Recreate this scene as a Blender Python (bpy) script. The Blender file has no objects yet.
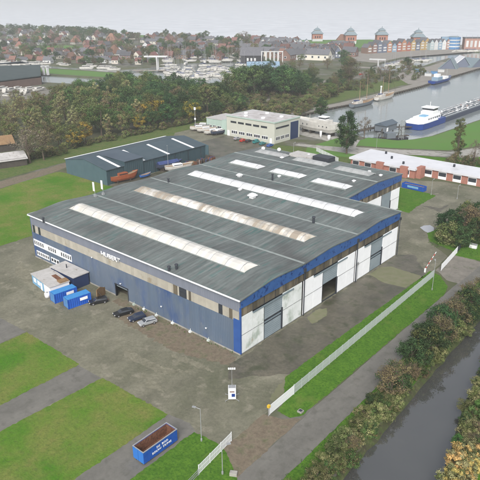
import bpy, bmesh, math, random
from mathutils import Vector, Matrix, noise
R = math.radians
random.seed(7)
scene = bpy.context.scene
COL = scene.collection

# ------------------------------------------------------------------ camera
CAM = Vector((70.785, -79.952, 70.0)); FPX = 596.58; PITCH = 0.38949; YAW = 2.29333; ROLL = -0.00903
FW = Vector((math.cos(PITCH)*math.cos(YAW), math.cos(PITCH)*math.sin(YAW), -math.sin(PITCH)))
R0 = Vector((math.sin(YAW), -math.cos(YAW), 0)); U0 = R0.cross(FW)
RT = R0*math.cos(ROLL) + U0*math.sin(ROLL); UP = -R0*math.sin(ROLL) + U0*math.cos(ROLL)
cd = bpy.data.cameras.new('camera'); cam = bpy.data.objects.new('camera', cd); COL.objects.link(cam)
cd.sensor_width = 36; cd.lens = FPX/480*36; cd.clip_start = 1; cd.clip_end = 60000
cam.matrix_world = Matrix(((RT.x, UP.x, -FW.x, CAM.x), (RT.y, UP.y, -FW.y, CAM.y), (RT.z, UP.z, -FW.z, CAM.z), (0, 0, 0, 1)))
scene.camera = cam

# ------------------------------------------------------------------ world, sun, exposure (overcast)
w = bpy.data.worlds.new('World'); scene.world = w; w.use_nodes = True
nt = w.node_tree; bg = nt.nodes['Background']
sky = nt.nodes.new('ShaderNodeTexSky'); sky.sky_type = 'NISHITA'; sky.sun_disc = False
SUN_EL, SUN_AZ = R(42), R(148)
sky.sun_elevation = SUN_EL; sky.sun_rotation = SUN_AZ; sky.air_density = 1.0; sky.dust_density = 5.0; sky.ozone_density = 1.0
hs = nt.nodes.new('ShaderNodeHueSaturation'); hs.inputs['Saturation'].default_value = 0.38
nt.links.new(sky.outputs[0], hs.inputs['Color']); nt.links.new(hs.outputs[0], bg.inputs[0]); bg.inputs[1].default_value = 0.14
sl = bpy.data.lights.new('sun', 'SUN'); sl.energy = 1.3; sl.angle = R(30); sl.color = (1, 0.98, 0.95)
sun = bpy.data.objects.new('sun', sl); COL.objects.link(sun)
sd = Vector((math.sin(SUN_AZ)*math.cos(SUN_EL), math.cos(SUN_AZ)*math.cos(SUN_EL), math.sin(SUN_EL)))
sun.rotation_euler = sd.to_track_quat('Z', 'Y').to_euler()
scene.view_settings.view_transform = 'Standard'; scene.view_settings.look = 'None'
scene.view_settings.gamma = 1; scene.view_settings.exposure = 0.54
HAZE = 0.00021

# ------------------------------------------------------------------ helpers
def at(x, y, z=0.0):
    """where the sight line through photo point (x, y) meets the level z: a survey of the place from the photo"""
    d = FW*FPX + RT*(x-240) - UP*(y-240)
    t = (z-CAM.z)/d.z
    return CAM + d*t
def px(P):
    d = Vector(P)-CAM; z = d.dot(FW)
    return 240+FPX*d.dot(RT)/z, 240-FPX*d.dot(UP)/z
def tall(base, ytop):
    lo, hi = 0, 60
    for _ in range(30):
        m = (lo+hi)/2
        if px((base.x, base.y, base.z+m))[1] > ytop: lo = m
        else: hi = m
    return lo

LOOSE = {'seam', 'door_rail', 'mullion', 'glazing_bar', 'door_post', 'kerb', 'sill', 'eaves_flashing', 'door_rib', 'blue_mark', 'shroud', 'mast_arm'}
class MB:
    def __init__(s): s.v = []; s.f = []; s.m = []; s.T = None
    def _add(s, vs, fs, m=0):
        o = len(s.v)
        for p in vs:
            p = Vector(p)
            s.v.append(tuple(s.T @ p if s.T else p))
        for f in fs: s.f.append([i+o for i in f]); s.m.append(m)
        return s
    def box(s, x0, x1, y0, y1, z0, z1, m=0):
        return s._add([(x0,y0,z0),(x1,y0,z0),(x1,y1,z0),(x0,y1,z0),(x0,y0,z1),(x1,y0,z1),(x1,y1,z1),(x0,y1,z1)],
                      [(0,3,2,1),(4,5,6,7),(0,1,5,4),(1,2,6,5),(2,3,7,6),(3,0,4,7)], m)
    def poly(s, pts, m=0): return s._add(pts, [tuple(range(len(pts)))], m)
    def prism(s, pts, a, b, axis='z', m=0, top=None):
        """extrude a 2-D outline from a to b along an axis"""
        n = len(pts)
        def P(q, t):
            return {'z': (q[0], q[1], t), 'x': (t, q[0], q[1]), 'y': (q[0], t, q[1])}[axis]
        tp = top or pts
        vs = [P(q, a) for q in pts]+[P(q, b) for q in tp]
        fs = [tuple(range(n))[::-1], tuple(range(n, 2*n))]+[(i, (i+1) % n, n+(i+1) % n, n+i) for i in range(n)]
        return s._add(vs, fs, m)
    def cyl(s, p0, p1, r0, r1=None, n=8, m=0, caps=True):
        r1 = r0 if r1 is None else r1
        p0 = Vector(p0); p1 = Vector(p1); d = (p1-p0).normalized()
        a = d.orthogonal().normalized(); b = d.cross(a)
        vs = [p0+(a*math.cos(t)+b*math.sin(t))*r0 for t in [2*math.pi*i/n for i in range(n)]]
        vs += [p1+(a*math.cos(t)+b*math.sin(t))*r1 for t in [2*math.pi*i/n for i in range(n)]]
        fs = [(i, (i+1) % n, n+(i+1) % n, n+i) for i in range(n)]
        if caps: fs += [tuple(range(n))[::-1], tuple(range(n, 2*n))]
        return s._add(vs, fs, m)
    def ball(s, c, rx, ry=None, rz=None, n=10, m=0):
        ry = ry or rx; rz = rz or rx; k = n//2; vs = []; fs = []
        for j in range(k+1):
            a = math.pi*j/k
            for i in range(n):
                t = 2*math.pi*i/n
                vs.append((c[0]+rx*math.sin(a)*math.cos(t), c[1]+ry*math.sin(a)*math.sin(t), c[2]+rz*math.cos(a)))
        for j in range(k):
            for i in range(n): fs.append((j*n+i, (j+1)*n+i, (j+1)*n+(i+1) % n, j*n+(i+1) % n))
        return s._add(vs, fs, m)
    def mesh(s, name, mats, smooth=False):
        me = bpy.data.meshes.new(name); me.from_pydata(s.v, [], s.f)
        for mt in (mats if isinstance(mats, (list, tuple)) else [mats]): me.materials.append(mt)
        me.polygons.foreach_set('material_index', s.m)
        if smooth: me.polygons.foreach_set('use_smooth', [True]*len(s.f))
        me.update()
        bm = bmesh.new(); bm.from_mesh(me)
        if len(bm.faces) < 4000: bmesh.ops.recalc_face_normals(bm, faces=bm.faces)
        bm.to_mesh(me); bm.free()
        return me
    def build(s, name, mats, parent=None, smooth=False, bevel=0):
        if name in LOOSE:
            par = list(range(len(s.v)))
            def find(i):
                while par[i] != i: par[i] = par[par[i]]; i = par[i]
                return i
            for f in s.f:
                for i in f[1:]: par[find(i)] = find(f[0])
            groups = {}
            for f, m_ in zip(s.f, s.m): groups.setdefault(find(f[0]), []).append((f, m_))
            if len(groups) > 1:
                for g in groups.values():
                    p = MB(); ids = sorted({i for f, _ in g for i in f}); ix = {i: k for k, i in enumerate(ids)}
                    p.v = [s.v[i] for i in ids]; p.f = [[ix[i] for i in f] for f, _ in g]; p.m = [m_ for _, m_ in g]
                    o = p.build(name, mats, parent, smooth, bevel)
                return o
        o = bpy.data.objects.new(name, s.mesh(name, mats, smooth)); COL.objects.link(o); o.parent = parent
        if bevel:
            b = o.modifiers.new('bevel', 'BEVEL'); b.width = bevel; b.segments = 2; b.limit_method = 'ANGLE'
        return o
def tag(o, label=None, cat=None, group=None, kind=None):
    if label: o['label'] = label
    if cat: o['category'] = cat
    if group: o['group'] = group
    if kind: o['kind'] = kind
    return o
def thing(name, label, cat, loc=(0, 0, 0), rz=0, group=None, scale=1):
    o = bpy.data.objects.new(name, None); COL.objects.link(o); o.empty_display_size = 1
    o.location = loc; o.rotation_euler = (0, 0, rz); o.scale = (scale,)*3 if not isinstance(scale, tuple) else scale
    return tag(o, label, cat, group)
def copy_tree(o, parent=None, **kw):
    c = o.copy(); COL.objects.link(c)
    if parent: c.parent = parent
    for ch in list(o.children): copy_tree(ch, c)
    return c
def dup(o, loc, rz=0, scale=1, label=None, group=None):
    c = copy_tree(o); c.location = loc; c.rotation_euler = (0, 0, rz)
    c.scale = (scale,)*3 if not isinstance(scale, tuple) else scale
    if label: c['label'] = label
    if group: c['group'] = group
    return c
class Protos:
    """hand out a prototype: the first use moves the original, later ones copy it"""
    def __init__(s, o): s.o = o; s.used = False
    def put(s, loc, rz=0, scale=1, label=None, group=None):
        if s.used: return dup(s.o, loc, rz, scale, label, group)
        s.used = True; o = s.o; o.location = loc; o.rotation_euler = (0, 0, rz)
        o.scale = (scale,)*3 if not isinstance(scale, tuple) else scale
        if label: o['label'] = label
        if group: o['group'] = group
        return o

# ------------------------------------------------------------------ materials
def mat(name, c, c2=None, scale=1.0, rough=0.8, metal=0, bump=0, bscale=None, stretch=(1, 1, 1), c3=None, s3=None, t3=(0.5, 0.65),
        spec=0.3, rnd=0, detail=6, world=True, t2=(0.35, 0.65), trans=0, c4=None, s4=None, t4=(0.6, 0.7), bdist=0.1, stretch3=None, grain=0):
    m = bpy.data.materials.new(name); m.use_nodes = True; N = m.node_tree; L = N.links.new
    b = N.nodes['Principled BSDF']; b.inputs['Roughness'].default_value = rough; b.inputs['Metallic'].default_value = metal
    b.inputs['Specular IOR Level'].default_value = spec
    def rgb(x): return (x[0], x[1], x[2], 1)
    b.inputs['Base Color'].default_value = rgb(c)
    coord = None
    def mapping(st):
        if world:
            g = N.nodes.new('ShaderNodeNewGeometry'); src = g.outputs['Position']
        else:
            g = N.nodes.new('ShaderNodeTexCoord'); src = g.outputs['Object']
        mp = N.nodes.new('ShaderNodeMapping'); mp.inputs['Scale'].default_value = st; L(src, mp.inputs[0]); return mp.outputs[0]
    out = None
    def layer(prev, col, sc, t, st, det):
        n = N.nodes.new('ShaderNodeTexNoise'); n.inputs['Scale'].default_value = sc; n.inputs['Detail'].default_value = det
        n.inputs['Roughness'].default_value = 0.62
        L(mapping(st), n.inputs['Vector'])
        r = N.nodes.new('ShaderNodeMapRange'); r.inputs['From Min'].default_value = t[0]; r.inputs['From Max'].default_value = t[1]
        L(n.outputs[0], r.inputs[0])
        x = N.nodes.new('ShaderNodeMix'); x.data_type = 'RGBA'; L(r.outputs[0], x.inputs['Factor'])
        if prev is None: x.inputs['A'].default_value = rgb(c)
        else: L(prev, x.inputs['A'])
        x.inputs['B'].default_value = rgb(col); return x.outputs['Result']
    if c2: out = layer(out, c2, scale, t2, stretch, detail)
    if c3: out = layer(out, c3, s3, t3, stretch3 or (1, 1, 1), 5)
    if c4: out = layer(out, c4, s4, t4, (1, 1, 1), 5)
    if grain:
        n = N.nodes.new('ShaderNodeTexNoise'); n.inputs['Scale'].default_value = 1.3; n.inputs['Detail'].default_value = 12; n.inputs['Roughness'].default_value = .85
        L(mapping((1, 1, 1)), n.inputs['Vector']); r = N.nodes.new('ShaderNodeMapRange')
        r.inputs['From Min'].default_value = .25; r.inputs['From Max'].default_value = .75; r.inputs['To Min'].default_value = 1-grain*1.1; r.inputs['To Max'].default_value = 1+grain*1.1
        L(n.outputs[0], r.inputs[0]); h = N.nodes.new('ShaderNodeHueSaturation'); L(r.outputs[0], h.inputs['Value']); L(out, h.inputs['Color']); out = h.outputs[0]
    if rnd:
        oi = N.nodes.new('ShaderNodeObjectInfo'); h = N.nodes.new('ShaderNodeHueSaturation')
        r = N.nodes.new('ShaderNodeMapRange'); r.inputs['To Min'].default_value = 1-rnd; r.inputs['To Max'].default_value = 1+rnd
        L(oi.outputs['Random'], r.inputs[0]); L(r.outputs[0], h.inputs['Value'])
        ml = N.nodes.new('ShaderNodeMath'); ml.operation = 'MULTIPLY'; ml.inputs[1].default_value = 7.13; L(oi.outputs['Random'], ml.inputs[0])
        fr = N.nodes.new('ShaderNodeMath'); fr.operation = 'FRACT'; L(ml.outputs[0], fr.inputs[0])
        r2 = N.nodes.new('ShaderNodeMapRange'); r2.inputs['To Min'].default_value = 0.5-rnd*0.06; r2.inputs['To Max'].default_value = 0.5+rnd*0.06
        L(fr.outputs[0], r2.inputs[0]); L(r2.outputs[0], h.inputs['Hue'])
        if out: L(out, h.inputs['Color'])
        else: h.inputs['Color'].default_value = rgb(c)
        out = h.outputs[0]
    if out: L(out, b.inputs['Base Color'])
    if bump:
        n = N.nodes.new('ShaderNodeTexNoise'); n.inputs['Scale'].default_value = bscale or scale; n.inputs['Detail'].default_value = 4
        L(mapping(stretch), n.inputs['Vector'])
        bp = N.nodes.new('ShaderNodeBump'); bp.inputs['Strength'].default_value = bump; bp.inputs['Distance'].default_value = bdist
        L(n.outputs[0], bp.inputs['Height']); L(bp.outputs[0], b.inputs['Normal'])
    m['_out'] = 0
    return m
M_canal_ior = 1.75
def ribs(m, axis, period, strength=0.4, dist=0.05, angle=None):
    """corrugation: a wave bump along one axis"""
    N = m.node_tree; L = N.links.new; b = N.nodes['Principled BSDF']
    g = N.nodes.new('ShaderNodeNewGeometry'); s = N.nodes.new('ShaderNodeSeparateXYZ'); L(g.outputs['Position'], s.inputs[0])
    ml = N.nodes.new('ShaderNodeMath'); ml.operation = 'MULTIPLY'; ml.inputs[1].default_value = 2*math.pi/period
    L(s.outputs['XYZ'.index(axis)], ml.inputs[0])
    si = N.nodes.new('ShaderNodeMath'); si.operation = 'SINE'; L(ml.outputs[0], si.inputs[0])
    bp = N.nodes.new('ShaderNodeBump'); bp.inputs['Strength'].default_value = strength; bp.inputs['Distance'].default_value = dist
    L(si.outputs[0], bp.inputs['Height'])
    if b.inputs['Normal'].links: L(b.inputs['Normal'].links[0].from_socket, bp.inputs['Normal'])
    L(bp.outputs[0], b.inputs['Normal']); return m
def panels(m, axis, width, amount=0.3, c=None, thr=0.75):
    """tone changes from one sheet to the next (weathered or replaced sheets)"""
    N = m.node_tree; L = N.links.new; b = N.nodes['Principled BSDF']
    g = N.nodes.new('ShaderNodeNewGeometry'); s = N.nodes.new('ShaderNodeSeparateXYZ'); L(g.outputs['Position'], s.inputs[0])
    d = N.nodes.new('ShaderNodeMath'); d.operation = 'DIVIDE'; d.inputs[1].default_value = width; L(s.outputs['XYZ'.index(axis)], d.inputs[0])
    fl = N.nodes.new('ShaderNodeMath'); fl.operation = 'FLOOR'; L(d.outputs[0], fl.inputs[0])
    wn = N.nodes.new('ShaderNodeTexWhiteNoise'); wn.noise_dimensions = '1D'; L(fl.outputs[0], wn.inputs['W'])
    h = N.nodes.new('ShaderNodeHueSaturation'); r = N.nodes.new('ShaderNodeMapRange')
    r.inputs['To Min'].default_value = 1-amount; r.inputs['To Max'].default_value = 1+amount*0.4
    L(wn.outputs['Value'], r.inputs[0]); L(r.outputs[0], h.inputs['Value'])
    src = b.inputs['Base Color']
    if src.links: L(src.links[0].from_socket, h.inputs['Color'])
    else: h.inputs['Color'].default_value = src.default_value
    res = h.outputs[0]
    if c:
        gt = N.nodes.new('ShaderNodeMath'); gt.operation = 'GREATER_THAN'; gt.inputs[1].default_value = thr
        wn2 = N.nodes.new('ShaderNodeTexWhiteNoise'); wn2.noise_dimensions = '1D'
        ad = N.nodes.new('ShaderNodeMath'); ad.inputs[1].default_value = 57.3; L(fl.outputs[0], ad.inputs[0]); L(ad.outputs[0], wn2.inputs['W'])
        L(wn2.outputs['Value'], gt.inputs[0])
        mx = N.nodes.new('ShaderNodeMix'); mx.data_type = 'RGBA'; L(gt.outputs[0], mx.inputs['Factor']); L(res, mx.inputs['A'])
        mx.inputs['B'].default_value = (*c, 1); res = mx.outputs['Result']
    L(res, b.inputs['Base Color']); return m

M = {}
M['yard'] = mat('yard', (0.115, 0.112, 0.080), (0.185, 0.178, 0.130), 0.16, 0.75, bump=0.5, bscale=1.6, c3=(0.085, 0.09, 0.055), s3=0.05, t3=(0.46, 0.7), c4=(0.225, 0.21, 0.16), s4=0.3, t4=(0.56, 0.74), detail=12, spec=0.4, grain=.45, stretch=(1, .6, 1))
M['yardwet'] = mat('yard_wet', (0.07, 0.066, 0.05), (0.12, 0.11, 0.082), 0.16, 0.5, c3=(0.055, 0.06, 0.035), s3=0.25, detail=12, spec=0.45, grain=.4)
M['brownsoil'] = mat('brown_soil', (0.13, 0.105, 0.075), (0.18, 0.15, 0.11), 0.5, 0.9, c3=(0.09, 0.095, 0.05), s3=0.5, t3=(0.5, 0.7), detail=12, grain=.5)
M['asphalt'] = mat('asphalt', (0.122, 0.118, 0.104), (0.162, 0.156, 0.138), 0.3, 0.6, c3=(0.095, 0.093, 0.078), s3=0.5, t3=(0.5, 0.75), detail=12, spec=0.4, grain=.22, stretch=(1, .3, 1))
M['paving'] = mat('paving', (0.15, 0.14, 0.12), (0.20, 0.185, 0.16), 0.4, 0.75, c3=(0.09, 0.10, 0.065), s3=0.25, t3=(0.55, 0.7), detail=10, grain=.35)
M['wetline'] = mat('wet_stain', (0.075, 0.07, 0.052), (0.115, 0.108, 0.08), 0.7, 0.5, detail=12, grain=.4)
M['lightgrit'] = mat('light_grit', (0.13, 0.126, 0.09), (0.20, 0.19, 0.14), 0.5, 0.85, detail=12, grain=.5)
M['concrete'] = mat('concrete', (0.27, 0.26, 0.24), (0.34, 0.33, 0.30), 0.5, 0.85, c3=(0.17, 0.17, 0.14), s3=0.3)
M['moss'] = mat('mossy_ground', (0.13, 0.14, 0.075), (0.165, 0.16, 0.105), 0.5, 0.9, detail=8)
M['puddle'] = mat('puddle_water', (0.33, 0.34, 0.36), rough=0.03, spec=1.0)  # pale base colour carries the bright sky mirrored in the puddle
M['grass'] = mat('grass', (0.055, 0.13, 0.014), (0.085, 0.175, 0.020), 0.5, 0.95, bump=0.8, bscale=3, c3=(0.032, 0.09, 0.012), s3=2.2, t3=(0.45, 0.7), c4=(0.10, 0.15, 0.03), s4=0.15, t4=(0.55, 0.7), detail=12, spec=0.1, grain=.35)
M['grassolive'] = mat('grass_olive', (0.085, 0.17, 0.020), (0.16, 0.165, 0.05), 0.13, 0.95, bump=0.8, bscale=3, c3=(0.06, 0.155, 0.014), s3=0.075, t3=(0.48, 0.64), c4=(0.07, 0.11, 0.028), s4=1.6, t4=(0.5, 0.8), detail=12, spec=0.1, grain=.4)
M['verge'] = mat('grass_verge', (0.075, 0.12, 0.03), (0.115, 0.125, 0.05), 0.2, 0.95, c3=(0.05, 0.10, 0.025), s3=0.7, detail=10, spec=0.1, grain=.35)
M['land'] = mat('land', (0.07, 0.085, 0.04), (0.10, 0.10, 0.06), 0.02, 0.95, c3=(0.13, 0.125, 0.11), s3=0.03, t3=(0.5, 0.58), c4=(0.05, 0.07, 0.03), s4=0.1, t4=(0.5, 0.7), detail=10)
M['dike'] = mat('dike_grass', (0.085, 0.19, 0.04), (0.10, 0.17, 0.05), 0.05, 0.95, detail=8, spec=0.1)
M['water'] = mat('harbour_water', (0.17, 0.195, 0.19), (0.20, 0.22, 0.215), 0.02, 0.12, bump=0.5, bscale=0.35, bdist=0.18, spec=0.8)
M['sea'] = mat('sea_water', (0.60, 0.62, 0.65), (0.46, 0.48, 0.51), 0.02, 0.45, bump=0.3, bscale=0.08, bdist=0.6, spec=0.6, detail=12)
M['canal'] = mat('canal_water', (0.052, 0.054, 0.052), (0.066, 0.067, 0.063), 0.05, 0.04, bump=0.05, bscale=0.7, bdist=0.03, spec=1.0)
M['roof'] = mat('hall_roof', (0.105, 0.122, 0.118), (0.165, 0.185, 0.178), 0.9, 0.6, stretch=(1, 0.12, 1), c3=(0.065, 0.135, 0.125), s3=1.1, t3=(0.54, 0.68), stretch3=(1, 0.1, 1), c4=(0.085, 0.09, 0.088), s4=0.07, t4=(0.46, 0.7), detail=12, spec=0.3, grain=.2)
ribs(M['roof'], 'X', 0.9, 0.5, 0.05); panels(M['roof'], 'X', 0.9, 0.17)
M['canal'].node_tree.nodes['Principled BSDF'].inputs['IOR'].default_value = M_canal_ior
M['rooftrim'] = mat('roof_trim', (0.20, 0.23, 0.22), (0.28, 0.31, 0.30), 0.5, 0.6)
M['sky1'] = panels(mat('skylight_cream', (0.60, 0.585, 0.54), (0.50, 0.48, 0.42), 0.35, 0.45, detail=8, c3=(0.6, 0.59, 0.56), s3=0.09, t3=(0.4, 0.6)), 'X', 1.1, 0.16)
M['sky2'] = panels(mat('skylight_dirty', (0.52, 0.50, 0.45), (0.36, 0.31, 0.24), 0.5, 0.5, detail=8, c3=(0.62, 0.60, 0.57), s3=0.12, t3=(0.5, 0.6)), 'X', 1.1, 0.28, (0.30, 0.26, 0.21), 0.84)
M['sky3'] = panels(mat('skylight_white', (0.62, 0.63, 0.64), (0.52, 0.53, 0.54), 0.4, 0.4, detail=8), 'X', 1.1, 0.10)
M['sky4'] = panels(mat('skylight_grey', (0.36, 0.37, 0.37), (0.28, 0.29, 0.29), 0.6, 0.5, detail=8), 'X', 1.1, 0.14)
M['clad'] = ribs(panels(mat('cladding_blue', (0.090, 0.130, 0.19), (0.13, 0.16, 0.205), 0.06, 0.5, c3=(0.05, 0.09, 0.20), s3=0.12, t3=(0.50, 0.68), stretch3=(1, 1, 0.5), c4=(0.17, 0.19, 0.22), s4=.5, t4=(.6, .8), detail=10, spec=0.35), 'X', 1.0, 0.08), 'X', 0.5, 0.28, 0.05)
M['cladtop'] = ribs(panels(mat('cladding_greyblue', (0.165, 0.185, 0.235), (0.19, 0.208, 0.25), 0.1, 0.5, detail=8), 'X', 1.0, 0.05), 'X', 0.5, 0.28, 0.05)
M['deepblue'] = mat('paint_deep_blue', (0.025, 0.075, 0.25), (0.035, 0.095, 0.30), 0.4, 0.5)
M['fascia'] = mat('fascia_blue', (0.028, 0.085, 0.25), (0.038, 0.105, 0.29), 0.5, 0.45, c3=(0.008, 0.03, 0.13), s3=0.9, t3=(0.56, 0.62), detail=9)
M['beige'] = panels(mat('beige_sheet', (0.42, 0.395, 0.335), (0.35, 0.33, 0.28), 0.5, 0.6, detail=8, c3=(0.30, 0.26, 0.19), s3=0.2, t3=(0.6, 0.7)), 'X', 1.2, 0.14)
M['brownglass'] = panels(mat('brown_glazing', (0.16, 0.135, 0.095), (0.09, 0.08, 0.065), 0.6, 0.35, detail=8, stretch=(1, 1, 0.4)), 'Y', 1.1, 0.45, (0.22, 0.19, 0.14), 0.8)
M['dark'] = mat('dark_opening', (0.012, 0.012, 0.014), rough=0.7)
M['darkframe'] = mat('dark_frame', (0.035, 0.04, 0.05), rough=0.5)
M['white'] = mat('white_paint', (0.86, 0.88, 0.90), (0.80, 0.82, 0.84), 0.5, 0.5, detail=10)
M['whitedirty'] = mat('white_paint_dirty', (0.74, 0.77, 0.77), (0.60, 0.64, 0.62), 0.35, 0.55, detail=10, c3=(0.38, 0.44, 0.39), s3=0.28, t3=(0.52, 0.66), c4=(0.42, 0.32, 0.24), s4=0.4, t4=(0.64, 0.74))
M['greydoor'] = ribs(mat('grey_door', (0.20, 0.25, 0.28), (0.25, 0.30, 0.33), 0.3, 0.5, detail=8), 'Z', 0.5, 0.3, 0.03)
M['glass'] = mat('window_glass', (0.03, 0.035, 0.045), rough=0.08, spec=0.8)
M['metal'] = mat('galvanised', (0.45, 0.46, 0.47), (0.38, 0.39, 0.4), 2, 0.45, metal=0.5)
M['whiteplain'] = mat('white_plain', (0.78, 0.79, 0.80), rough=0.5)
M['sandstone'] = mat('beige_render', (0.44, 0.45, 0.39), (0.48, 0.49, 0.43), 0.2, 0.8, detail=8)
M['mint'] = mat('mint_render', (0.33, 0.43, 0.38), (0.37, 0.46, 0.41), 0.2, 0.8)
M['gravelroof'] = mat('gravel_roof', (0.34, 0.32, 0.31), (0.50, 0.49, 0.50), 0.25, 0.9, detail=10, c3=(0.26, 0.24, 0.23), s3=0.2, t3=(0.55, 0.7))
M['whiteroof'] = mat('white_roof', (0.60, 0.61, 0.64), (0.54, 0.55, 0.58), 0.15, 0.7, detail=9, c3=(0.46, 0.47, 0.49), s3=0.12, t3=(0.56, 0.7))
M['brick'] = mat('brick', (0.30, 0.135, 0.10), (0.36, 0.17, 0.13), 1.5, 0.85, detail=8)
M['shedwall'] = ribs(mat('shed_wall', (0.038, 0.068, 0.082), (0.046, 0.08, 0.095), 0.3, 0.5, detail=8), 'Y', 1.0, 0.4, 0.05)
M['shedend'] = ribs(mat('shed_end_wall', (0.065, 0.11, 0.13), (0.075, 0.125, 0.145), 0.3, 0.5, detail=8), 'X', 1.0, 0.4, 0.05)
M['shedroof'] = ribs(mat('shed_roof', (0.05, 0.075, 0.092), (0.065, 0.09, 0.105), 0.3, 0.6, detail=9, spec=.2), 'Y', 1.0, 0.3, 0.05)
M['contblue'] = mat('container_blue', (0.012, 0.075, 0.38), (0.018, 0.10, 0.44), 1.2, 0.45, world=False, c3=(0.05, 0.07, 0.12), s3=3, t3=(0.66, 0.74))
M['contbluelit'] = mat('container_blue_lit', (0.035, 0.20, 0.48), (0.05, 0.24, 0.54), 1.2, 0.45, world=False)  # lighter copy of the container blue: light on door end and top painted in
M['skipblue'] = mat('skip_blue', (0.01, 0.06, 0.31), (0.015, 0.085, 0.38), 1.5, 0.45, world=False)
M['skipbluelit'] = mat('skip_blue_lit', (0.03, 0.16, 0.50), rough=0.5)  # lighter copy of the skip blue: light falling on the door end painted in
M['rust'] = mat('rust', (0.13, 0.055, 0.03), (0.19, 0.09, 0.055), 1.5, 0.9, world=False, c3=(0.07, 0.035, 0.025), s3=2.5, detail=8)
M['navy'] = mat('navy_paint', (0.02, 0.035, 0.09), rough=0.5)
M['paleblue'] = mat('pale_blue_paint', (0.16, 0.33, 0.50), (0.2, 0.38, 0.54), 1, 0.6)
M['flatroof'] = mat('flat_roof_felt', (0.36, 0.35, 0.34), (0.45, 0.44, 0.43), 0.6, 0.8, detail=8, c3=(0.25, 0.23, 0.2), s3=0.8, t3=(0.6, 0.7))
M['plywood'] = mat('plywood', (0.26, 0.17, 0.09), (0.20, 0.12, 0.06), 1.0, 0.8)
M['carblack'] = mat('car_black', (0.012, 0.013, 0.015), rough=0.25, spec=0.6)
M['carnavy'] = mat('car_navy', (0.02, 0.03, 0.06), rough=0.25, spec=0.6)
M['carsilver'] = mat('car_silver', (0.42, 0.44, 0.46), rough=0.3, metal=0.4)
M['carwhite'] = mat('car_white', (0.7, 0.7, 0.7), rough=0.3); M['carred'] = mat('car_red', (0.45, 0.04, 0.02), rough=0.3)
M['cargreen'] = mat('car_teal', (0.03, 0.20, 0.20), rough=0.3); M['carblue'] = mat('car_blue', (0.04, 0.12, 0.36), rough=0.3)
M['tyre'] = mat('tyre', (0.015, 0.015, 0.015), rough=0.9); M['rim'] = mat('rim', (0.4, 0.4, 0.42), rough=0.4, metal=0.6)
M['lampglass'] = mat('lamp_glass', (0.7, 0.7, 0.68), rough=0.15); M['redlamp'] = mat('red_lamp', (0.4, 0.02, 0.015), rough=0.3)
M['bark'] = mat('bark', (0.09, 0.07, 0.05), (0.14, 0.11, 0.085), 3, 0.95, world=False)
M['timber'] = mat('dark_timber', (0.05, 0.043, 0.036), (0.075, 0.065, 0.055), 0.6, 0.9)
M['deck'] = mat('quay_deck', (0.19, 0.175, 0.155), (0.25, 0.235, 0.21), 0.2, 0.85)
M['redtile'] = mat('red_tiles', (0.165, 0.085, 0.068), (0.125, 0.07, 0.06), 0.8, 0.85, rnd=0.3)
M['orangetile'] = mat('orange_tiles', (0.19, 0.10, 0.075), rough=0.85, rnd=0.2)
M['slate'] = mat('slate_tiles', (0.085, 0.09, 0.10), (0.12, 0.12, 0.13), 0.8, 0.8, rnd=0.3, spec=.15)
M['brownwall'] = mat('brown_brick_wall', (0.17, 0.105, 0.085), rough=0.9, rnd=0.3)
M['darkbrick'] = mat('dark_brown_brick', (0.10, 0.07, 0.06), (0.13, 0.09, 0.075), .2, .9)
M['creamwall'] = mat('cream_wall', (0.52, 0.49, 0.43), rough=0.85, rnd=0.25)
M['whitewall'] = mat('white_wall', (0.50, 0.51, 0.51), rough=0.8, rnd=0.15)
M['greenwall'] = mat('dark_green_wall', (0.05, 0.11, 0.09), rough=0.8)
M['zinc'] = mat('zinc_roof', (0.16, 0.205, 0.23), rough=0.5)
M['museumroof'] = mat('slate_blue_roof', (0.07, 0.09, 0.115), (0.09, 0.115, 0.14), 0.1, 0.8, spec=.1); M['museumroof2'] = mat('grey_green_roof', (0.05, 0.068, 0.07), (0.065, 0.082, 0.082), 0.1, 0.8, spec=.1)
for k_, c_ in dict(w_yellow=(0.38, 0.27, 0.12), w_red=(0.30, 0.11, 0.08), w_blue=(0.08, 0.20, 0.38), w_orange=(0.35, 0.18, 0.11), w_slate=(0.12, 0.14, 0.19), w_pink=(0.34, 0.20, 0.16), w_skyblue=(0.20, 0.29, 0.38), w_aqua=(0.32, 0.40, 0.42)).items():
    M[k_] = mat('wall_'+k_[2:], c_, rough=0.8)
M['mahogany'] = mat('mahogany_hull', (0.33, 0.10, 0.045), (0.26, 0.075, 0.035), 1, 0.4)
M['hullwhite'] = mat('hull_white', (0.55, 0.54, 0.51), (0.44, 0.43, 0.40), 0.4, 0.5); M['hullblue'] = mat('hull_blue', (0.015, 0.045, 0.20), rough=0.4)
M['hullnavy'] = mat('hull_navy', (0.045, 0.055, 0.085), rough=0.5); M['hullgrey'] = mat('hull_grey', (0.13, 0.15, 0.17), rough=0.5)
M['hulldark'] = mat('hull_dark', (0.03, 0.03, 0.035), rough=0.5); M['deckwood'] = mat('deck_wood', (0.28, 0.20, 0.13), rough=0.7)
M['tarp'] = mat('tarpaulin', (0.03, 0.05, 0.14), (0.05, 0.07, 0.18), 1, 0.7)
M['yellow'] = mat('yellow_paint', (0.6, 0.4, 0.04), rough=0.6); M['red'] = mat('red_paint', (0.5, 0.05, 0.04), rough=0.6)
def leafmat(name, c, rnd=0.36):
    m = mat(name, c, tuple(x*1.45 for x in c), 0.9, 0.75, world=False, rnd=rnd, spec=0.15, t2=(0.4, 0.62)); return m
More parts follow.
